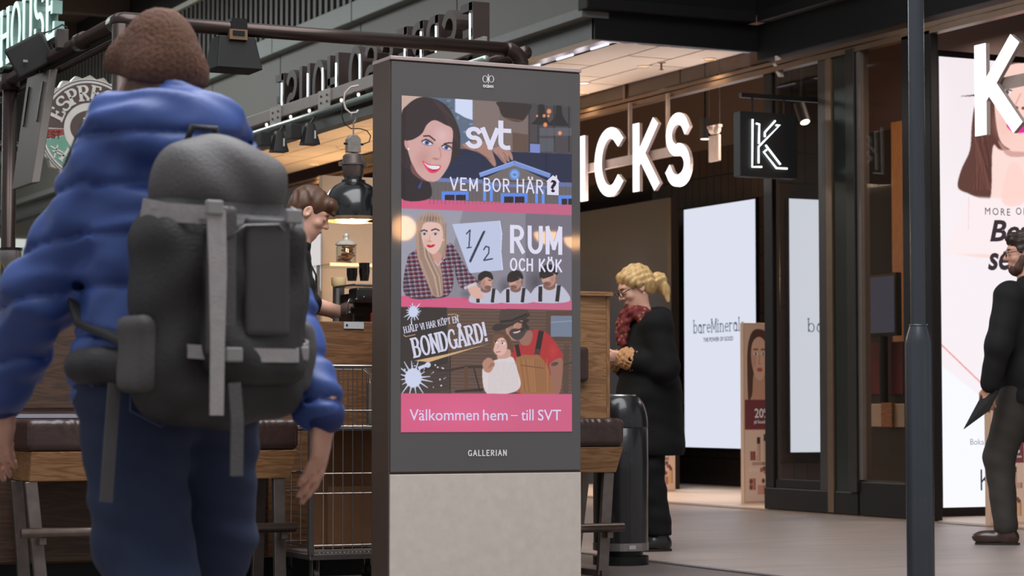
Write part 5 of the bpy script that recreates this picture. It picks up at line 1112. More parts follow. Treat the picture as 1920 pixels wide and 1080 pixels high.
o = obj('glass', MB().lathe([(0,Zj(494)),(jr*.95,Zj(494)),(jr,Zj(490)),(jr,Zj(462)),(jr*.93,Zj(458)),(jr*.9,Zj(458)),(jr*.95,Zj(463)),(jr*.95,Zj(489)),(0,Zj(491))], (jp.x,jp.y,0), 36), gl, J); sm(o)
o = obj('lid', MB().lathe([(jr*1.06,Zj(458)),(jr*1.08,Zj(455)),(jr*.8,Zj(450)),(jr*.3,Zj(447)),(jr*.28,Zj(444)),(jr*.34,Zj(440)),(jr*.22,Zj(436)),(0,Zj(435))], (jp.x,jp.y,0), 32), mat('lid_glass', (206,206,204), .1, .3), J); sm(o)
ckm = mat('cookie', (140,84,46), .8, var=.3, scale=40, bump=.5)
for i in range(14):
    a = i*2.4; rr = jr*.45*(1 if i%3 else .2); z = Zj(489)+i*.0062; M = Matrix.Translation((jp.x+rr*math.cos(a), jp.y+rr*math.sin(a), z)) @ Matrix.Rotation(.35*math.sin(i*1.7),4,'X') @ Matrix.Rotation(.3*math.cos(i*2.1),4,'Y')
    ck = obj('cookie', MB().lathe([(0,.0),(jr*.42,.002),(jr*.46,.006),(jr*.36,.011),(0,.013)], (0,0,0), 16).xf(M), ckm, None, True); tag(ck, 'round brown cookie inside the glass jar', 'cookie', 'cookies in the jar')
# things on the worktop, right of the barista
wz = zc_-.004; YM = YCn+.3
def at(px, py=603, y=YM): return W(px, py, y=y)
kk = at(670).dot(Fv)/FPX
mx0 = at(652).x; EM = thing('espresso_machine', 'black espresso machine with portafilter handles on the counter', 'coffee machine', (mx0+.15, YM, wz))
bk = mat('machine_black', (22,21,22), .25, .2, coat=.4)
obj('body', MB().box(mx0+.03, mx0+.4, YM+.0, YM+.18, wz, wz+60*kk), bk, EM, bevel=.006)
obj('group_head', MB().box(mx0+.01, mx0+.36, YM-.1, YM+.02, wz+40*kk, wz+68*kk), bk, EM, bevel=.008)
obj('top_tray', MB().box(mx0-.0, mx0+.4, YM-.1, YM+.18, wz+72*kk, wz+76*kk), steel, EM, bevel=.003)
obj('drip_tray', MB().box(mx0+.0, mx0+.4, YM-.12, YM+.02, wz, wz+5*kk), steel, EM)
for px, py in ((655,585),(668,560),(682,556)): a = at(px, py); hdl = obj('portafilter', MB().tube([a+Vector((.05,.06,.02)), a+Vector((0,-.02,0)), a+Vector((-.04,-.1,-.012))], [.022,.012,.009], 10), bk, EM, True)
obj('spout', MB().tube([at(656,560), at(652,568), at(650,590)], .005, 8), steel, EM, True)
for i, (px, py, h) in enumerate(((660,527,24),(683,527,34))):
    a = at(px, py); CP = thing('paper_cup_stack', ('short' if i == 0 else 'tall')+' stack of dark paper cups on top of the espresso machine', 'cups', a, group='cup stacks'); 
    for j in range(3): obj('cup', MB().lathe([(0,0),(8*kk,0),(10.5*kk,h*kk*.6),(9.8*kk,h*kk*.6),(0,.004)], a+Vector((0,0,j*h*kk*.2)), 24), bk, CP)
a = at(635, 538); a.z = wz+72*kk*.0+W(635,538,y=YM).z
CPc = thing('cream_pitcher', 'cream coloured tub glowing warm beside the barista', 'tub', W(635, 538, y=YM+.25)); b_ = W(635, 538, y=YM+.25)
o = obj('bowl', MB().lathe([(0,0),(11*kk,0),(14*kk,4*kk),(14.5*kk,18*kk),(13.6*kk,18*kk),(13*kk,5*kk),(0,2*kk)], b_, 28), mat('cream_plastic', (246,214,160), .5), CPc); sm(o)
obj('stand', MB().cyl((b_.x,b_.y,wz), b_, .03, n=12), steel, CPc)
a = at(684, 601); RP = thing('coffee_packet', 'red and white packet lying on the counter by the machine', 'packet', (a.x, a.y-.12, wz))
obj('packet', MB().box(a.x-.03, a.x+.06, a.y-.24, a.y-.14, wz, wz+22*kk), mat('packet_red', (176,40,40), .4), RP, bevel=.012, seg=3); obj('print', MB().lathe([(0,0),(.018,0)], (0,0,0), 16).xf(Matrix.Translation((a.x+.012,a.y-.243,wz+13*kk)) @ Matrix.Rotation(math.pi/2,4,'X')), wp, RP)
# things on the counter at the far left
def bottle(px, name, label, cat, col, prof, y=None, em=0):
    y = y or YCn+.35; a = W(px, 556, y=y); a.z = wz; k = a.dot(Fv)/FPX; t = thing(name, label, cat, a)
    o = obj('body', MB().lathe([(r*k, z*k) for r, z in prof], a, 28), col, t); sm(o); return t, a, k
t_, a, k = bottle(33, 'green_bottle', 'green glass bottle on the counter beside the left kiosk post', 'bottle', mat('green_glass', (96,120,52), .15, coat=.5), [(0,0),(9,0),(10,3),(10,50),(4,66),(4,84),(0,84)])
obj('cap', MB().cyl(a+Vector((0,0,84*k)), a+Vector((0,0,90*k)), 4.6*k, n=16), mat('cap_red', (170,40,40), .4), t_)
t_, a, k = bottle(46, 'glass_tumbler', 'pale glass container by the backpacker elbow on the counter', 'jar', mat('frosted_glass', (206,220,216), .2, trans=.3), [(0,0),(15,0),(16,4),(16,112),(12,120),(0,120)], YCn+.4)
obj('lid', MB().cyl(a+Vector((0,0,118*k)), a+Vector((0,0,136*k)), 15*k, n=24), mat('lid_teal', (180,206,200), .3), t_)
t_, a, k = bottle(20, 'coffee_grinder', 'steel coffee grinder behind the left kiosk post', 'grinder', steel, [(0,0),(18,0),(18,70),(13,78),(13,92),(20,110),(20,128),(0,130)], YCn+.25)
obj('lid', MB().cyl(a+Vector((0,0,128*k)), a+Vector((0,0,133*k)), 21*k, n=24), blackm, t_); obj('handle', MB().box(a.x+10*k, a.x+22*k, a.y-.03, a.y+.0, a.z+80*k, a.z+86*k), blackm, t_)
# ================================================================== fittings inside the cosmetics shop
t_ = thing('hanging_sensor', 'pale hanging sensor card on two thin wires between the S and the square sign', 'sensor', W(1340, 305, x=10.6)); sp_ = mat('pale_plastic', (196,176,166), .5)
a = W(1340, 270, x=10.6); k = a.dot(Fv)/FPX
obj('card', MB().box(a.x-.015, a.x+.015, a.y-.085, a.y+.085, W(1340,303,x=10.6).z, W(1340,254,x=10.6).z), sp_, t_, bevel=.005)
obj('bar', MB().box(a.x-.02, a.x+.02, a.y-.1, a.y+.1, W(1340,240,x=10.6).z, W(1340,235,x=10.6).z), sp_, t_); obj('motor', MB().cyl((a.x,a.y-.04,W(1340,243,x=10.6).z), (a.x,a.y+.04,W(1340,243,x=10.6).z), 9*k, n=20), sp_, t_)
for dy in (-.09,.09): obj('wire', MB().cyl((a.x,a.y+dy,W(1340,236,x=10.6).z), (a.x,a.y+dy,4.25), .003, n=6), steel, t_)
def can(px, py, x, label, tilt):
    a = W(px, py, x=x); S = thing('shop_spotlight', label, 'spotlight', a, group='shop spotlights'); d = Vector((0,-math.sin(tilt),-math.cos(tilt)))
    o = obj('barrel', MB().cyl(a-d*.12, a+d*.08, .05, n=24), mat('can_black', (44,36,34), .5), S); sm(o); obj('lens', MB().cyl(a+d*.078, a+d*.083, .042, n=24), emat('can_lens', (255,240,210), 4), S); obj('stem', MB().cyl(a-d*.1, (a.x,a.y,4.25), .01, n=8), blackm, S)
can(1505, 215, 11.2, 'tilted black shop spotlight right of the square K sign', .5); can(1322, 245, 11.2, 'upright black shop spotlight beside the hanging sensor card', 0)
tk = thing('ceiling_track', 'black ceiling track running above the spotlights in the shop', 'track', (11.2, 19, 3.9)); z = W(1400, 205, x=11.2).z; obj('rail', MB().box(11.17, 11.23, 14, 24, z+.35, z+.39), blackm, tk)
for yy in (14.5, 17, 19.5, 22, 23.8): obj('drop', MB().cyl((11.2,yy,z+.39), (11.2,yy,4.25), .008, n=8), blackm, tk)
# security camera at the canopy corner
a = W(1460, 118, x=10.0); SCm = thing('security_camera', 'pale security camera on a curved arm under the canopy corner', 'camera', a); pl = mat('camera_shell', (204,190,178), .4)
obj('mount', MB().cyl(a+Vector((0,.02,.03)), (a.x,a.y+.02,3.66), .02, n=16), pl, SCm); o = obj('joint', MB().lathe([(0,-.03),(.02,-.024),(.03,0),(.02,.024),(0,.03)], a+Vector((0,0,.02)), 20), pl, SCm, True)
obj('body', MB().hexa([(a.x-.03,a.y-.06,a.z-.12),(a.x+.02,a.y-.06,a.z-.12),(a.x+.02,a.y-.03,a.z-.12),(a.x-.03,a.y-.03,a.z-.12),(a.x-.035,a.y-.0,a.z+.0),(a.x+.025,a.y+.0,a.z+.0),(a.x+.025,a.y+.05,a.z+.0),(a.x-.035,a.y+.05,a.z+.0)]), pl, SCm, bevel=.01)
# shop fittings seen dimly through the dark glass
def box_thing(name, label, cat, x, px0, px1, py0, py1, dep, m, parts=()):
    a, b = W(px0, py1, x=x), W(px1, py0, x=x); t = thing(name, label, cat, (x, (a.y+b.y)/2, a.z)); obj('body', MB().box(x, x+dep, min(a.y,b.y), max(a.y,b.y), a.z, b.z), m, t, bevel=.006); return t, a, b
t_, a, b = box_thing('info_screen', 'grey blue screen inside the shop seen through dark glass', 'screen', 12.0, 1622, 1680, 510, 632, .06, blackm)
obj('lit_face', MB().box(11.99, 12.0, b.y+.03, a.y-.03, a.z+.03, b.z-.03), emat('dim_screen', (98,104,128), .6), t_); obj('stand', MB().cyl((12.03,(a.y+b.y)/2,.012), (12.03,(a.y+b.y)/2,a.z), .04, n=16), blackm, t_)
t_, a, b = box_thing('promotion_panel', 'dark red promotion panel with white lettering inside the shop', 'panel', 12.1, 1620, 1692, 640, 740, .3, mat('dark_red_panel', (78,18,30), .6)); obj('base', MB().box(12.12, 12.38, b.y+.02, a.y-.02, .012, a.z), mat('shop_black', (30,24,23), .6), t_)
t_, a, b = box_thing('sales_desk', 'wooden sales desk with pale goods inside the shop', 'desk', 11.5, 1618, 1697, 757, 800, .4, mat('desk_pale', (170,156,144), .5)); obj('desk_base', MB().box(11.52, 11.9, b.y+.02, a.y-.02, .012, a.z), mat('shop_black', (30,24,23), .6), t_); obj('wood_block', MB().box(11.47, 11.5, W(1672,780,x=11.47).y, W(1652,780,x=11.47).y, a.z, b.z+.01), oak, t_)
struct(obj('wall_inner', MB().box(12.6, 12.7, 15.2, W(1672, 400, x=12.6).y+.0, 0, 3.5), woodmat('slat_oak', (150,104,62), (176,128,84), 'z')))
# ================================================================== lamps and a sign across the lane that the glass mirrors
for (px, py, rp, half), lb in zip(((757,428,23,0),(1024,436,23,1),(1079,446,22,1)), ('hung furthest left','hung in the middle','hung furthest right')):
    L_ = 12.0; v = W(px, py, y=YT+L_); r = rp*v.dot(Fv)/FPX; c = Vector((v.x, YT-L_, v.z))
    S = thing('bowl_pendant', 'warm glowing bowl lamp mirrored in the totem glass, '+lb, 'lamp', (c.x, c.y, c.z-r), group='bowl lamps across the lane')
    o = obj('shade', MB().lathe([(r*math.cos(a), r*math.sin(a)*(1 if not half else .95)) for a in [(-.5+i/16*(1 if not half else .5))*math.pi for i in range(17)]], c, 28), emat('bowl_glow', (255,190,130), 26), S, True)
    obj('cord', MB().cyl(c+Vector((0,0,0 if half else r)), (c.x,c.y,4.6), .006, n=8), blackm, S); obj('ceiling_rose', MB().cyl((c.x,c.y,4.58), (c.x,c.y,4.62), .06, n=20), blackm, S)
struct(obj('ceiling', MB().box(-3, 6, YT-13.5, YT-11, 4.62, 4.7), mat('lane_ceiling', (120,108,98), .8)))
MS = thing('wall_sign', 'pale smos lettering on the opposite wall, mirrored in the dark shop glass', 'sign', (-1.25, 30, 4))
a, b, c = W(1667, 347, x=21.25), W(1603, 347, x=21.25), W(1667, 322, x=21.25)
g = bfont('smos', .02); fit(g, (-1.25, a.y, a.z), (0,1,0), (0,0,1), (1,0,0), b.y-a.y, c.z-a.z, dscale=.01); obj('lettering', g, emat('opposite_sign', (255,236,214), 16), MS, fix=False)
# ================================================================== PEOPLE
skin = mat('skin', (214,160,138), .5, var=.05, scale=30, bump=.03, bscale=90)
skin2 = mat('skin_fair', (224,172,150), .5, var=.05, scale=30)
def np3(v): return np.array(v, float)
def head_prims(c, R, s=1.0, k=.018):
    """head volumes; c head centre, R rotation, facing +y"""
    c = np3(c); R = np.array(R); P = lambda x, y, z: c+R @ (np3((x,y,z))*s); E = lambda x, y, z, r, kk=k, sub=False: el(P(x,y,z), np3(r)*s, R, kk, sub)
    o = [E(0,-.012,.035,(.074,.096,.088),.02), E(0,.022,-.035,(.060,.072,.075),.03), E(0,.045,-.078,(.040,.042,.036),.025), E(0,.066,-.098,(.020,.018,.017),.02),
         E(0,.072,.036,(.050,.022,.016),.02), E(.040,.062,-.022,(.022,.022,.02),.02), E(-.040,.062,-.022,(.022,.022,.02),.02)]
    o += [E(s_*.031,.098,.012,(.019,.016,.013),.012,True) for s_ in (-1,1)]
    o += [E(s_*.031,.074,.011,(.0165,.016,.0125),.006) for s_ in (-1,1)]
    o += [rc(P(0,.086,.022), P(0,.112,-.018), .0085*s, .0125*s, .010), E(.011,.098,-.024,(.009,.010,.008),.006), E(-.011,.098,-.024,(.009,.010,.008),.006)]
    o += [E(0,.088,-.053,(.024,.011,.0065),.006), E(0,.086,-.064,(.021,.011,.007),.006)]
    for s_ in (-1,1): o += [E(s_*.074,-.012,-.002,(.010,.021,.032),.008), E(s_*.080,-.010,.004,(.006,.011,.017),.006,True)]
    return o
def hand_prims(wr, d, n, side, curl=.5, s=1.0, grip=0):
    """palm and five fingers; wr wrist, d pointing direction, n palm normal, side = which way the thumb is along d x n"""
    wr = np3(wr); d = np3(d)/np.linalg.norm(d); n = np3(n); n = n-d*(n @ d); n /= np.linalg.norm(n); a = np.cross(d, n)*side
    R = np.stack([a, d, n], 1); o = [rc(wr-d*.03, wr+d*.02, .027*s, .026*s, .02), el(wr+d*.052*s, np3((.041,.052,.0165))*s, R, .018)]
    for i, (off, ln) in enumerate(((.030,.072),(.010,.082),(-.010,.076),(-.029,.058))):
        p = wr+d*(.092-.006*abs(i-1))*s+a*off*s; dirv = d.copy(); r = .0092*s
        for j, fr in enumerate((.45,.32,.23)):
            an = curl*(.55+.5*j+.08*i); dv = d*math.cos(an)+n*math.sin(an); q = p+dv*ln*fr*1.15*s
            o.append(rc(p, q, r, r*.9, .006)); p = q; r *= .9
    t0 = wr+d*.022*s+a*.026*s; t1 = t0+(d*.62+a*.62+n*.35)*.042*s; t2 = t1+(d*.9+a*.15+n*(.3+grip))*.034*s; t3 = t2+(d*.9-a*.1+n*(.35+grip))*.026*s
    o += [rc(t0, t1, .016*s, .0125*s, .014), rc(t1, t2, .0118*s, .0105*s, .006), rc(t2, t3, .0105*s, .0085*s, .006)]
    return o
def lerp(a, b, t): return np3(a)*(1-t)+np3(b)*t
def body_prims(J, headR, hs=1.0, w=1.0):
    o = [el(J['pel'], (.155*w,.105*w,.12)), el(lerp(J['pel'],J['chest'],.5), (.135*w,.095*w,.16)), el(J['chest'], (.155*w,.105*w,.19)), rc(J['ls'], J['rs'], .055, .055, .05), rc(J['neck'], lerp(J['neck'],J['head'],.62), .058, .052, .03)]
    for s in 'lr':
        o += [rc(J[s+'s'], J[s+'e'], .050, .040), rc(J[s+'e'], J[s+'w'], .041, .028, .02), rc(J[s+'h'], J[s+'k'], .080, .055, .04), rc(J[s+'k'], J[s+'a'], .052, .036, .03), rc(lerp(J[s+'k'],J[s+'a'],.12), lerp(J[s+'k'],J[s+'a'],.5), .054, .044, .02), rc(J[s+'a']+np3((0,-.02,-.045)), lerp(J[s+'a'],J[s+'t'],.75)*np3((1,1,0))+np3((0,0,J[s+'t'][2]-.005)), .028, .02, .02)]
    return o+head_prims(J['head'], headR, hs)
def fold(a, f1, f2, f3=1.0): return lambda X, Y, Z: a*(np.sin(Z*f1+3*np.sin(X*f3*7+Y*9))*.6+np.sin(Z*f2+X*21-Y*17)*.4)
def hairnoise(a=.004, fx=160, fz=30): return lambda X, Y, Z: a*np.sin(X*fx+Z*fz+4*np.sin(Z*24)+Y*fx*.6)+a*.6*np.sin(Y*fx*.9-Z*40+X*33)
def shoe(parent, J, s, m, tall=.06):
    a = J[s+'a']; t = J[s+'t']; d = t-a; d[2] = 0; d /= np.linalg.norm(d); z0 = a[2]-.085
    R = np.stack([np.array([d[1],-d[0],0]), d, np.array([0,0,1])], 1)
    pr = [el(a+d*.085+np3((0,0,-.042)), (.047,.115,.046), R), el(a-d*.02+np3((0,0,-.04)), (.043,.06,.055), R), rc(a+np3((0,0,tall)), a+np3((0,0,-.03)), .05, .047)]
    zf = a[2]-.085; o = sobj('shoe', sdf(pr, .007, clip=lambda X, Y, Z: (zf+.012-Z)+X*0+Y*0), m, parent)
    c = a+d*.05; pts = [tuple(c+R @ np3((math.cos(q)*.044, math.sin(q)*.132, 0))+np3((0,0,zf-c[2]))) for q in [i*math.pi/12 for i in range(24)]]
    so_ = obj('sole', MB().prism(pts, (0,0,.014)), mat('sole_black', (26,22,21), .6), o, local=True)
# ------------------------------------------------------------------ 1. striding backpacker, seen from behind
p = W(300, 770, d=5.4); PB = thing('person', 'person in a blue puffer jacket, brown hat and navy jeans striding away', 'person', (p.x, p.y, 0), math.radians(9.3))
J = dict(pel=(0,0,.93), chest=(0,.0,1.26), neck=(0,.0,1.44), head=(0,.035,1.575), ls=(-.125,.01,1.37), rs=(.155,-.01,1.37), le=(-.235,.15,1.07), re=(.225,-.15,1.03), lw=(-.245,.335,.825), rw=(.255,-.315,.79),
         lh=(-.08,0,.9), rh=(.12,0,.9), lk=(-.08,-.08,.50), rk=(.17,.08,.50), la=(-.09,-.38,.19), ra=(.17,.22,.085), lt=(-.09,-.29,.05), rt=(.17,.38,.045)); J = {k: np3(v) for k, v in J.items()}
hp = hand_prims(J['lw'], (.02,.30,-1), (.9,.3,.1), -1, .35, 1.15)+hand_prims(J['rw'], (-.04,.12,-1), (-.6,.75,.1), 1, .35, 1.15)
sobj('body', sdf(body_prims(J, rotm(-4,0,6))+hp, .0085), skin, PB)
puff = mat('blue_puffer', (62,86,152), .48, var=.10, scale=5, bump=.12, bscale=24)
jk = [el((0,-.01,1.0),(.20,.155,.18),k=.06), el((0,0,1.20),(.205,.165,.24),k=.06), rc(J['ls']+np3((.02,0,.0)), J['rs']+np3((-.02,0,.0)), .092, .092, .05), rc((-.06,0,1.42),(.06,0,1.42),.10,.10,.05), el((0,.0,1.475),(.115,.115,.05),k=.04), el((0,-.10,1.45),(.165,.085,.115),rotm(-14),k=.04), rc((-.12,-.02,1.45),(.12,-.02,1.45),.085,.085,.04), el((0,-.01,.90),(.215,.175,.15),k=.06), rc((-.04,-.01,.86),(.05,-.01,.86),.165,.165,.06)]
for s in 'lr':
    jk += [rc(J[s+'s'], J[s+'e'], .090, .082, .04), rc(J[s+'e'], lerp(J[s+'e'],J[s+'w'],.92), .084, .062, .04)]
def puffs(X, Y, Z):
    zz = Z+.25*Y*(np.abs(X) > .2)
    q = np.abs(np.sin((zz-.05)*math.pi/.115)); return .017*(1-q)**4+.004*np.sin(X*38+Z*30+3*np.sin(Z*22+Y*18))+.003*np.sin(Y*52-Z*44+X*17)
jo = sobj('jacket', sdf(jk, .0085, puffs, lambda X, Y, Z: np.minimum((.765-Z)+X*0+Y*0, np.where(np.abs(X) > .19, -1., 1.)+Y*0+Z*0)), puff, PB)
for s in 'lr':
    a, b = lerp(J[s+'e'],J[s+'w'],.90), lerp(J[s+'e'],J[s+'w'],1.0); sobj('cuff', sdf([rc(a, b, .052, .048)], .007, fold(.002, 90, 140)), mat('cuff_navy', (34,48,104), .6, bump=.2, bscale=80), jo)
jean = mat('navy_denim', (42,52,80), .85, var=.14, scale=9, bump=.12, bscale=160)
tr_ = [el((.015,-.005,.90),(.215,.16,.14),k=.06), el((-.08,-.09,.84),(.11,.085,.11),k=.05), el((.10,-.09,.84),(.115,.09,.11),k=.05)]
for s in 'lr': tr_ += [rc(J[s+'h'], J[s+'k'], .132, .108, .05), rc(J[s+'k'], lerp(J[s+'k'],J[s+'a'],.95), .105, .080, .04)]
to = sobj('jeans', sdf(tr_, .009, fold(.0045, 55, 88)), jean, PB)
for s_ in (-1, 1):        # back pockets
    pts = [(s_*.03,-.186,.90),(s_*.15,-.160,.90),(s_*.155,-.166,.80),(s_*.095,-.196,.765),(s_*.035,-.20,.80)]
    obj('pocket_seam', MB().tube([Vector(q) for q in pts], .0035, 6, True), mat('seam', (70,84,116), .8), to, local=True)
for s in 'lr': shoe(PB, J, s, mat('boot_brown', (58,44,36), .5), .09)
hatm = mat('brown_knit', (98,66,50), .9, var=.2, scale=26, bump=.6, bscale=110); hairb = mat('brown_hair', (112,78,58), .6, var=.25, scale=40)
hc = J['head']; hatp = [el(hc+np3((0,-.015,.045)),(.094,.112,.100),rotm(-4)), el(hc+np3((0,-.018,.10)),(.07,.085,.07)), rc(hc+np3((-.045,-.06,.005)), hc+np3((.045,-.06,.005)), .052,.052,.05), rc(hc+np3((-.05,.05,.04)), hc+np3((.05,.05,.04)), .055,.055,.05)]
sobj('hat', sdf(hatp, .006, lambda X, Y, Z: .0022*np.sin(np.arctan2(Y-.02, X)*44)+Z*0, lambda X, Y, Z: (hc[2]-.005-Z)+X*0+Y*.25), hatm, PB)
hp_ = [el(hc+np3((0,-.035,-.03)),(.088,.085,.10)), rc(hc+np3((-.055,-.05,-.06)), hc+np3((-.06,-.055,-.14)), .045,.036), rc(hc+np3((.055,-.05,-.06)), hc+np3((.06,-.055,-.14)), .045,.036), rc(hc+np3((0,-.075,-.06)), hc+np3((0,-.08,-.15)), .05,.045)]
sobj('hair', sdf(hp_, .006, hairnoise(.003)), hairb, PB)
# backpack (carried, a thing of its own)
BK = thing('backpack', 'black and grey hiking backpack with pale hanging straps on the person in blue', 'backpack', (p.x, p.y, 0), math.radians(9.3))
bkm = mat('pack_black', (52,49,50), .6, var=.18, scale=10, bump=.2, bscale=120); bkg = mat('pack_grey', (88,84,84), .6, var=.12, scale=10, bump=.2, bscale=120); stp = mat('strap_grey', (172,164,164), .55, var=.1, scale=40, bump=.2, bscale=200)
def bd(X, Y, Z): return .004*np.sin(Z*40+2*np.sin(X*18))+.003*np.sin(X*46+Z*21)+Y*0
main = sobj('main_bag', sdf([rbx((0,-.285,1.0),(.125,.045,.15),.065), el((0,-.285,1.15),(.188,.118,.22),k=.06), el((0,-.29,.85),(.19,.10,.09))], .008, bd), bkm, BK)
sobj('top_lid', sdf([el((0,-.278,1.30),(.168,.120,.115),k=.05)], .008, bd), bkg, BK)
sobj('front_pocket', sdf([rbx((.02,-.405,1.04),(.085,.012,.14),.035), el((.02,-.41,.93),(.12,.05,.07))], .008, bd), bkm, BK)
sobj('front_panel', sdf([rbx((-.075,-.44,1.08),(.022,.004,.15),.012)], .006), bkg, BK); sobj('front_panel', sdf([rbx((.03,-.452,1.09),(.045,.002,.12),.010)], .006), mat('pack_mid', (72,69,70), .6), BK)
for s_ in (-1, 1):
    sobj('side_pocket', sdf([rbx((s_*.185,-.28,.92),(.008,.045,.06),.026)], .008, bd), bkg, BK); sobj('hip_belt', sdf([rc((s_*.15,-.2,.90),(s_*.225,-.06,.90),.045,.035), rc((s_*.21,-.10,.90),(s_*.222,-.05,.90),.035,.03)], .008), bkm, BK)
    sh_ = [(s_*.14,-.08,1.435),(s_*.15,-.04,1.462),(s_*.155,.05,1.462),(s_*.15,.16,1.37),(s_*.15,.18,1.25),(s_*.17,.12,1.10),(s_*.19,0,1.0),(s_*.17,-.2,.95)]
    obj('shoulder_strap', MB().strap(sh_, .055, .016, (1,0,0)), bkm, BK, local=True, bevel=.004)
def stl(pts, w=.025, side=(1,0,0), nm='strap', par=None, m=stp): return obj(nm, MB().strap(pts, w, .004, side), m, par or BK, local=True)
stl([(-.188,-.28,1.225),(-.178,-.345,1.222),(-.13,-.398,1.218),(-.05,-.414,1.215),(.08,-.414,1.215),(.135,-.398,1.218),(.182,-.345,1.222),(.19,-.28,1.225)], .026, (0,0,1), 'compression_strap')
stl([(-.185,-.28,1.25),(-.16,-.355,1.235),(-.06,-.452,1.225)], .03, (0,0,1), 'compression_strap'); stl([(.185,-.28,1.25),(.165,-.352,1.235),(.10,-.45,1.225)], .03, (0,0,1), 'compression_strap')
stl([(-.185,-.28,.95),(-.15,-.38,.93),(-.04,-.462,.92),(.10,-.462,.92),(.17,-.39,.94),(.195,-.28,.96)], .03, (0,0,1), 'compression_strap')
stl([(-.10,-.462,1.23),(-.098,-.468,1.10),(-.10,-.472,.95),(-.102,-.474,.79)], [.045,.042,.034,.032], (1,0,0), 'hanging_strap'); stl([(-.055,-.465,.86),(-.05,-.47,.78),(-.052,-.472,.66)], .03, (1,0,0), 'hanging_strap', m=bkg)
stl([(-.21,-.20,.86),(-.225,-.21,.72),(-.235,-.215,.60)], .03, (1,0,0), 'hanging_strap', m=bkg)
for q in ((-.105,-.462,1.235),(.09,-.462,1.225),(-.06,-.47,.92),(.12,-.44,.925)): obj('buckle', MB().box(q[0]-.02,q[0]+.02,q[1]-.008,q[1]+.006,q[2]-.016,q[2]+.016), mat('buckle_grey', (150,146,146), .4), BK, local=True, bevel=.004)
obj('grab_loop', MB().tube([(-.04,-.2,1.40),(-.03,-.21,1.44),(.03,-.21,1.44),(.04,-.2,1.40)], .008, 8), bkm, BK, True, local=True)
obj('zip_line', MB().tube([(-.07,-.455,1.17),(-.03,-.465,1.2),(.05,-.468,1.205),(.10,-.45,1.17)], .003, 6), mat('zip', (130,126,126), .4, .5), BK, True, local=True)
# ------------------------------------------------------------------ 2. woman in a black coat reading her phone
p = W(1216, 1032, z=0); PW = thing('person', 'blonde woman in long black coat and red scarf looking down at a phone', 'person', (p.x, p.y, 0), math.radians(80))
hc = np3((0,.075,1.505)); HR = rotm(-27,0,0)
J = dict(pel=(0,0,.88), chest=(0,.0,1.16), neck=(0,.025,1.33), head=hc, ls=(-.165,.0,1.28), rs=(.165,.0,1.28), le=(-.225,-.03,1.04), re=(.225,.0,1.02), lw=(-.085,.16,1.10), rw=(.07,.17,1.09),
         lh=(-.085,0,.86), rh=(.085,0,.86), lk=(-.09,.02,.46), rk=(.09,.02,.46), la=(-.09,-.03,.085), ra=(.09,.0,.085), lt=(-.10,.10,.045), rt=(.10,.13,.045)); J = {k: np3(v) for k, v in J.items()}
hnd = hand_prims(J['lw'], (.25,.85,.12), (.75,-.25,.35), 1, .75, .92, .3)+hand_prims(J['rw'], (-.1,.85,.15), (-.7,-.2,.5), -1, .75, .92, .3)
sobj('body', sdf(body_prims(J, HR, .97, .95)+hnd, .0062), skin2, PW)
coatm = mat('black_wool', (15,15,16), .85, spec=.25, var=.12, scale=14, bump=.15, bscale=120)
ct = [el((0,0,1.14),(.205,.15,.22),k=.06), el((0,-.01,.92),(.20,.165,.20),k=.08), rc((0,-.005,.85),(0,-.01,.62),.185,.205,.08), rc(J['ls'], J['rs'], .085, .085, .06), el((0,-.07,1.34),(.12,.07,.06),rotm(-15),k=.05)]
for s in 'lr': ct += [rc(J[s+'s'], J[s+'e'], .085, .078, .04), rc(J[s+'e'], lerp(J[s+'e'],J[s+'w'],.9), .075, .062, .03)]
co = sobj('coat', sdf(ct, .008, fold(.0032, 34, 61), lambda X, Y, Z: (.545-Z)+X*0+Y*0), coatm, PW)
fur = mat('tan_fur', (190,140,96), .9, var=.3, scale=60, bump=.8, bscale=90)
for s in 'lr': a, b = lerp(J[s+'e'],J[s+'w'],.80), lerp(J[s+'e'],J[s+'w'],.97); sobj('fur_cuff', sdf([rc(a, b, .064, .064)], .006, lambda X, Y, Z: .004*np.sin(X*210+Y*90)*np.sin(Z*190+Y*120)+.003*np.sin(Y*260+Z*60)), fur, co)
for z in (1.10, 1.22): obj('snap', MB().lathe([(0,.004),(.007,.002),(.008,0)], (0,0,0), 10).xf(Matrix.Translation((-.03,.158,z)) @ Matrix.Rotation(-math.pi/2,4,'X')), mat('brass', (120,92,64), .35, .9), co, local=True)
tw = []
for s in 'lr': tw += [rc(lerp(J[s+'h'],J[s+'k'],.5), J[s+'k'], .085, .078, .03), rc(J[s+'k'], J[s+'a']+np3((0,.0,.03)), .078, .078, .03)]
sobj('trousers', sdf(tw, .008, fold(.004, 40, 70), lambda X, Y, Z: (.09-Z)+X*0+Y*0), mat('black_cotton', (15,15,16), .85, spec=.25, bump=.1, bscale=80), PW)
for s in 'lr': shoe(PW, J, s, mat('black_shoe', (24,22,22), .35, coat=.2), .03)
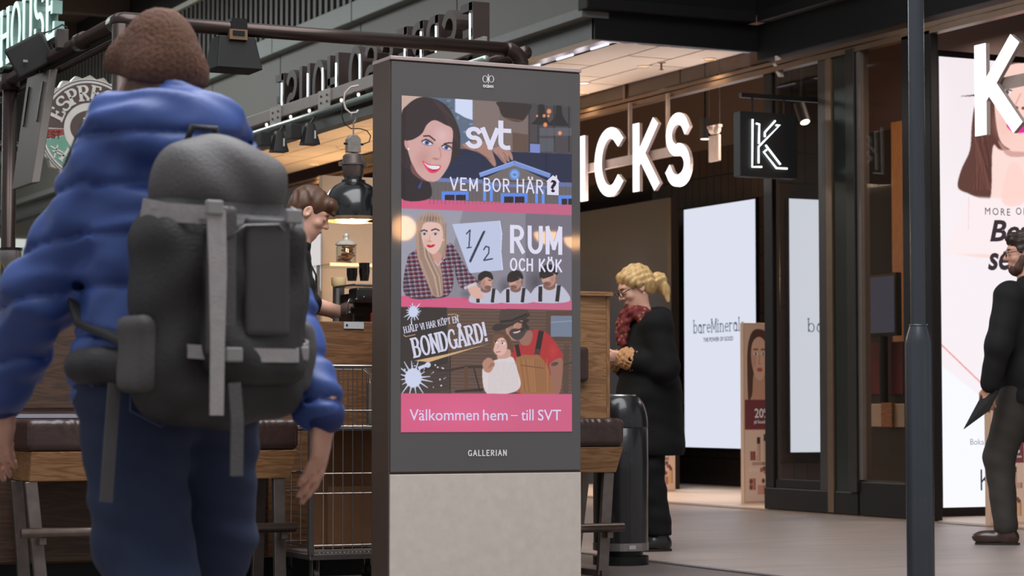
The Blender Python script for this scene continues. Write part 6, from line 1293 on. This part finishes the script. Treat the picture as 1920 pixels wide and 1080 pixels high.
# scarf: patterned red wraps
scm = bpy.data.materials.new('paisley_scarf'); scm.use_nodes = True; nt = scm.node_tree; b = nt.nodes['Principled BSDF']; tc = nt.nodes.new('ShaderNodeTexCoord'); vo = nt.nodes.new('ShaderNodeTexVoronoi'); vo.inputs['Scale'].default_value = 42
cr = nt.nodes.new('ShaderNodeValToRGB'); cr.color_ramp.elements[0].color = RGB((150,88,72)); cr.color_ramp.elements[1].color = RGB((72,22,26)); e_ = cr.color_ramp.elements.new(.38); e_.color = RGB((118,34,36)); e2 = cr.color_ramp.elements.new(.2); e2.color = RGB((140,104,80))
nt.links.new(tc.outputs['Object'], vo.inputs['Vector']); nt.links.new(vo.outputs['Distance'], cr.inputs[0]); nt.links.new(cr.outputs[0], b.inputs['Base Color']); b.inputs['Roughness'].default_value = .85
def ring(c, rx, ry, r, tilt, n=18, ph=0): 
    M = rotm(tilt); pts = [np3(c)+M @ np3((rx*math.cos(t), ry*math.sin(t), .012*math.sin(3*t+ph))) for t in [2*math.pi*i/n for i in range(n)]]; return [rc(pts[i], pts[(i+1)%n], r, r, .012) for i in range(n)]
sc_p = ring((0,.02,1.335), .095, .10, .036, 18)+ring((0,.03,1.30), .105, .115, .034, 30, ph=1)+[rc((-.03,.15,1.30),(-.035,.165,1.19),.036,.026,.02), rc((.03,.15,1.30),(.02,.165,1.2),.034,.024,.02)]
sobj('scarf', sdf(sc_p, .006, lambda X, Y, Z: .002*np.sin(np.arctan2(Y-.02,X)*9+Z*90)+.0025*np.sin(Z*150+X*60+Y*50)), scm, PW)
blond = mat('blonde_hair', (206,168,112), .45, var=.3, scale=60, stretch=(1,1,.2))
P_ = lambda x, y, z: hc+HR @ np3((x,y,z))
hr = [el(P_(0,-.022,.046),(.084,.102,.090),HR,.02), el(P_(0,-.07,.0),(.07,.055,.075),HR,.03), rc(P_(.05,.04,.085), P_(.076,.0,.03), .026,.022,.03), rc(P_(-.05,.04,.085), P_(-.076,.0,.03), .026,.022,.03), rc(P_(0,-.11,-.005), P_(0,-.15,-.02), .030,.038,.02), rc(P_(0,-.15,-.02), P_(0,-.155,-.09), .038,.028,.03), rc(P_(0,-.155,-.09), P_(-.01,-.14,-.15), .028,.012,.02)]
hr += [el(P_(0,.10,.005),(.068,.075,.055),HR,.02,True)]
sobj('hair', sdf(hr, .0055, hairnoise(.003, 150, 60)), blond, PW)
def facebits(parent, P_, HR, lipc=(176,92,88), brow=(110,80,60), s=1.0, closed=.6):
    M = lambda x, y, z: Matrix.Translation(tuple(P_(x,y,z))) @ Matrix(np.array(HR).tolist()).to_4x4()
    for s_ in (-1, 1):
        e = obj('eye', MB().lathe([(0,-.012),(.008,-.009),(.012,0),(.008,.009),(0,.012)], (0,0,0), 14).xf(M(s_*.031,.0795,.010) @ Matrix.Rotation(math.pi/2,4,'X')), mat('eye_white', (225,220,214), .2), parent, True, local=True)
        obj('iris', MB().lathe([(0,.0125),(.0055,.0115)], (0,0,0), 12).xf(M(s_*.031,.0795,.010) @ Matrix.Rotation(-math.pi/2-.45,4,'X')), mat('iris_brown', (60,50,44), .2), e, local=True)
        obj('eyelid', MB().lathe([(0,.0135),(.007,.0118),(.0118,.0068),(.0135,.0005)], (0,0,0), 14).xf(M(s_*.031,.0795,.011) @ Matrix.Rotation(-.75*closed,4,'X')), skin2, e, True, local=True)
        obj('eyebrow', MB().tube([tuple(P_(s_*x, y, z)) for x, y, z in ((.014,.091,.030),(.030,.091,.036),(.047,.080,.033))], [.003,.0036,.0022], 6), mat('brow_%d' % brow[0], brow, .8), parent, True, local=True)
    obj('lips', MB().tube([tuple(P_(x, y, z)) for x, y, z in ((-.021,.088,-.058),(-.009,.0985,-.0555),(0,.0985,-.057),(.009,.0985,-.0555),(.021,.088,-.058))], [.002,.0042,.0036,.0042,.002], 8), mat('lip_%d' % lipc[0], lipc, .4), parent, True, local=True)
facebits(PW, P_, HR)
gf = mat('black_acetate', (22,22,24), .25, coat=.4); GLs = MB()
G = obj('glasses', MB().tube([tuple(P_(x,.112,.012+z)) for x, z in ((-.010,.004),(0,.007),(.010,.004))], .0028, 6), gf, PW, True, local=True)
for s_ in (-1, 1):
    pts = [tuple(P_(s_*.034+.024*math.cos(t), .108-.10*(.034+.024*math.cos(t)*s_)**2*8, .008+.017*math.sin(t))) for t in [2*math.pi*i/20 for i in range(20)]]
    obj('lens_frame', MB().tube(pts, .0028, 6, True), gf, G, True, local=True); obj('temple', MB().tube([tuple(P_(s_*.058,.098,.014)), tuple(P_(s_*.077,.05,.016)), tuple(P_(s_*.083,-.03,.008))], .0028, 6), gf, G, True, local=True)
    obj('lens', MB().add(pts, [tuple(range(20))]), glassmat('lens_glass', (246,248,248), .1), G, local=True)
obj('earring', MB().lathe([(0,-.006),(.005,0),(0,.006)], tuple(P_(-.082,-.006,-.04)), 10), mat('pearl', (230,224,214), .25), PW, True, local=True)
PH = thing('smartphone', 'smartphone held in the hands of the woman in black', 'phone', (p.x, p.y, 0), math.radians(80))
M = Matrix.Translation((-.005,.262,1.135)) @ Matrix.Rotation(math.radians(-52),4,'X')
obj('case', MB().box(-.037,.037,-.004,.004,-.07,.07).xf(M), mat('phone_black', (20,20,22), .2), PH, local=True, bevel=.003); obj('display', MB().box(-.033,.033,-.0055,-.004,-.064,.064).xf(M), mat('phone_glass', (92,110,116), .1, coat=.6), PH, local=True)
# ------------------------------------------------------------------ 3. barista
p = W(548, 770, d=12.0); KZ = .12
PK = thing('person', 'young barista in black shirt and brown apron leaning over the counter', 'person', (p.x, p.y, KZ), math.radians(-112))
struct(obj('floor', MB().box(cx0-.4, cx1+.2, YCn+.52, 15.8, 0, KZ), mat('kiosk_deck', (60,52,48), .6)))
HR = rotm(-30,0,0); hc = np3((0,.085,1.70))
J = dict(pel=(0,-.07,.96), chest=(0,-.02,1.27), neck=(0,.02,1.49), head=hc, ls=(-.19,.01,1.45), rs=(.19,.01,1.45), le=(-.235,.05,1.24), re=(.235,.07,1.23), lw=(-.10,.24,1.185), rw=(.15,.27,1.18),
         lh=(-.09,-.07,.92), rh=(.09,-.07,.92), lk=(-.10,-.04,.5), rk=(.10,-.04,.5), la=(-.10,-.08,.085), ra=(.10,-.08,.085), lt=(-.11,.06,.045), rt=(.11,.06,.045)); J = {k: np3(v) for k, v in J.items()}
hnd = hand_prims(J['lw'], (.2,.95,-.12), (.4,.1,-.8), 1, .6, 1.0, .2)+hand_prims(J['rw'], (-.1,.95,-.15), (-.35,.1,-.85), -1, .6, 1.0, .2)
sobj('body', sdf(body_prims(J, HR, 1.0)+hnd, .0062), skin2, PK)
tsh = [el((0,-.02,1.25),(.185,.135,.24),k=.06), el((0,-.06,1.0),(.175,.135,.17),k=.06), rc(J['ls'], J['rs'], .072, .072, .05), rc((0,.012,1.47),(0,.03,1.525),.072,.066,.03)]
for s in 'lr': tsh += [rc(J[s+'s'], J[s+'e'], .076, .07, .04), rc(J[s+'e'], lerp(J[s+'e'],J[s+'w'],.12), .066, .060, .02)]
sobj('shirt', sdf(tsh, .0075, fold(.0045, 45, 77)), mat('black_shirt', (28,27,29), .8, spec=.3, bump=.12, bscale=90), PK)
sobj('apron', sdf([el((0,.0,1.06),(.16,.135,.27),k=.04), el((0,-.03,.80),(.17,.14,.25),k=.06)], .0075, fold(.003, 30, 50), lambda X, Y, Z: np.maximum(.02-Y, np.maximum(Z-1.27, np.abs(X)-.15))), mat('brown_apron', (110,74,54), .55, bump=.1, bscale=60), PK)
for s_ in (-1, 1): obj('apron_strap', MB().strap([(s_*.10,.125,1.25),(s_*.115,.12,1.38),(s_*.10,.06,1.50),(s_*.085,-.04,1.525),(s_*.10,-.13,1.42)], .028, .008, (1,0,0)), mat('strap_black', (30,29,30), .5), PK, local=True)
tq = []
for s in 'lr': tq += [rc(J[s+'h'], J[s+'k'], .10, .08, .05), rc(J[s+'k'], J[s+'a'], .08, .062, .03)]
sobj('trousers', sdf(tq+[el((0,-.07,.93),(.17,.13,.12),k=.06)], .01, fold(.004, 40, 70)), mat('black_cotton', (24,23,25), .8), PK)
for s in 'lr': shoe(PK, J, s, mat('black_shoe', (24,22,22), .35), .03)
P_ = lambda x, y, z: hc+HR @ np3((x,y,z))
hr = [el(P_(0,-.024,.052),(.083,.104,.092),HR,.02), el(P_(0,-.06,-.0),(.074,.06,.07),HR,.03), rc(P_(-.04,.07,.095), P_(.045,.075,.09), .034,.032,.03), rc(P_(.03,.085,.085), P_(.045,.105,.055), .024,.014,.02), rc(P_(-.02,.09,.09), P_(-.03,.11,.06), .022,.012,.02)]
hr += [el(P_(0,.11,-.01),(.085,.095,.066),HR,.02,True)]+[el(P_(s_*.085,-.012,-.02),(.03,.035,.045),HR,.01,True) for s_ in (-1,1)]
sobj('hair', sdf(hr, .0055, hairnoise(.0035, 130, 40)), mat('chestnut_hair', (88,58,40), .5, var=.3, scale=45), PK); facebits(PK, P_, HR, (178,104,96), (84,58,42), closed=1)
# ------------------------------------------------------------------ 4. man in a dark suit at the right edge
p = W(1934, 1022, z=0); PM = thing('person', 'man in dark suit walking past the face poster at the right edge', 'person', (p.x, p.y, 0), math.radians(22))
HR = rotm(-6,0,38); hc = np3((0,.03,1.74))
J = dict(pel=(0,0,.99), chest=(0,.0,1.33), neck=(0,.005,1.53), head=hc, ls=(-.215,.0,1.47), rs=(.215,.0,1.47), le=(-.315,.02,1.19), re=(.30,-.02,1.19), lw=(-.305,.09,.945), rw=(.29,.06,.94),
         lh=(-.09,0,.96), rh=(.09,0,.96), lk=(-.09,.16,.52), rk=(.09,-.03,.52), la=(-.09,.12,.085), ra=(.09,-.30,.12), lt=(-.16,.25,.045), rt=(.09,-.17,.04)); J = {k: np3(v) for k, v in J.items()}
hnd = hand_prims(J['lw'], (.02,.12,-1), (.9,.2,.1), -1, .8, 1.03, .2)+hand_prims(J['rw'], (-.04,.12,-1), (-.9,.35,.1), 1, .5, 1.03)
sobj('body', sdf(body_prims(J, HR, 1.02)+hnd, .0075), skin, PM)
suit = mat('charcoal_suit', (24,23,24), .8, spec=.3, var=.1, scale=12, bump=.1, bscale=140)
js = [el((0,0,1.30),(.24,.165,.26),k=.06), el((0,0,1.05),(.225,.165,.2),k=.06), rc((0,0,1.0),(0,-.01,.90),.19,.195,.07), rc(J['ls'], J['rs'], .09, .09, .06), rc((0,-.01,1.52),(0,0,1.56),.075,.07,.03)]
for s in 'lr': js += [rc(J[s+'s'], J[s+'e'], .092, .08, .04), rc(J[s+'e'], lerp(J[s+'e'],J[s+'w'],.94), .078, .060, .03)]
sobj('jacket', sdf(js, .0085, fold(.002, 38, 66), lambda X, Y, Z: (.845-Z)+X*0+Y*0), suit, PM)
tq = [el((0,0,.95),(.17,.13,.12),k=.06)]
for s in 'lr': tq += [rc(J[s+'h'], J[s+'k'], .12, .094, .05), rc(J[s+'k'], J[s+'a']+np3((0,0,.03)), .09, .072, .03)]
sobj('trousers', sdf(tq, .009, fold(.0022, 36, 60)), mat('grey_trousers', (52,48,44), .75, bump=.1, bscale=140), PM)
for s in 'lr': shoe(PM, J, s, mat('brown_shoe', (60,38,30), .3, coat=.3), .03)
P_ = lambda x, y, z: hc+HR @ np3((x,y,z))*1.02
sobj('hair', sdf([el(P_(0,-.022,.05),(.085,.106,.094),HR,.02), el(P_(0,-.065,-.01),(.076,.055,.07),HR,.03), rc(P_(-.04,.06,.10),P_(.04,.06,.10),.03,.03,.03), el(P_(0,.11,-.02),(.09,.09,.075),HR,.02,True)]+[el(P_(s_*.085,-.012,-.012),(.03,.035,.04),HR,.01,True) for s_ in (-1,1)], .006, hairnoise(.004, 120, 60)), mat('dark_hair', (52,38,32), .5, var=.3, scale=45), PM)
sobj('beard', sdf([el(P_(0,.045,-.085),(.058,.052,.045),HR,.02), rc(P_(-.062,.02,-.03),P_(-.05,.045,-.08),.02,.024,.02), rc(P_(.062,.02,-.03),P_(.05,.045,-.08),.02,.024,.02), el(P_(0,.11,-.045),(.03,.03,.022),HR,.01,True)], .006, hairnoise(.003, 160, 90)), mat('beard_brown', (84,58,46), .7, var=.3, scale=60), PM)
facebits(PM, P_, HR, (160,100,90), (60,44,36), closed=.2)
G = obj('glasses', MB().tube([tuple(P_(x,.112,.012+z)) for x, z in ((-.010,.004),(0,.007),(.010,.004))], .0028, 6), gf, PM, True, local=True)
for s_ in (-1, 1):
    pts = [tuple(P_(s_*.034+.023*math.cos(t), .107, .010+.018*math.sin(t))) for t in [2*math.pi*i/20 for i in range(20)]]
    obj('lens_frame', MB().tube(pts, .0026, 6, True), gf, G, True, local=True); obj('temple', MB().tube([tuple(P_(s_*.058,.102,.014)), tuple(P_(s_*.08,.04,.016)), tuple(P_(s_*.085,-.03,.01))], .0026, 6), gf, G, True, local=True)
FO = thing('folder', 'black folder dangling from the hand of the man in the suit', 'folder', (p.x, p.y, 0), math.radians(22))
obj('cover', MB().prism([(-.305,.13,.92),(-.33,.02,.92),(-.34,.08,.80),(-.345,.25,.69)], (.012,.0,0)), mat('folder_black', (22,21,23), .5), FO, local=True, bevel=.002); obj('sheet', MB().prism([(-.292,.125,.91),(-.318,.025,.91),(-.328,.08,.81),(-.333,.24,.705)], (.004,.0,0)), mat('sheet_dark', (34,33,35), .6), FO, local=True)
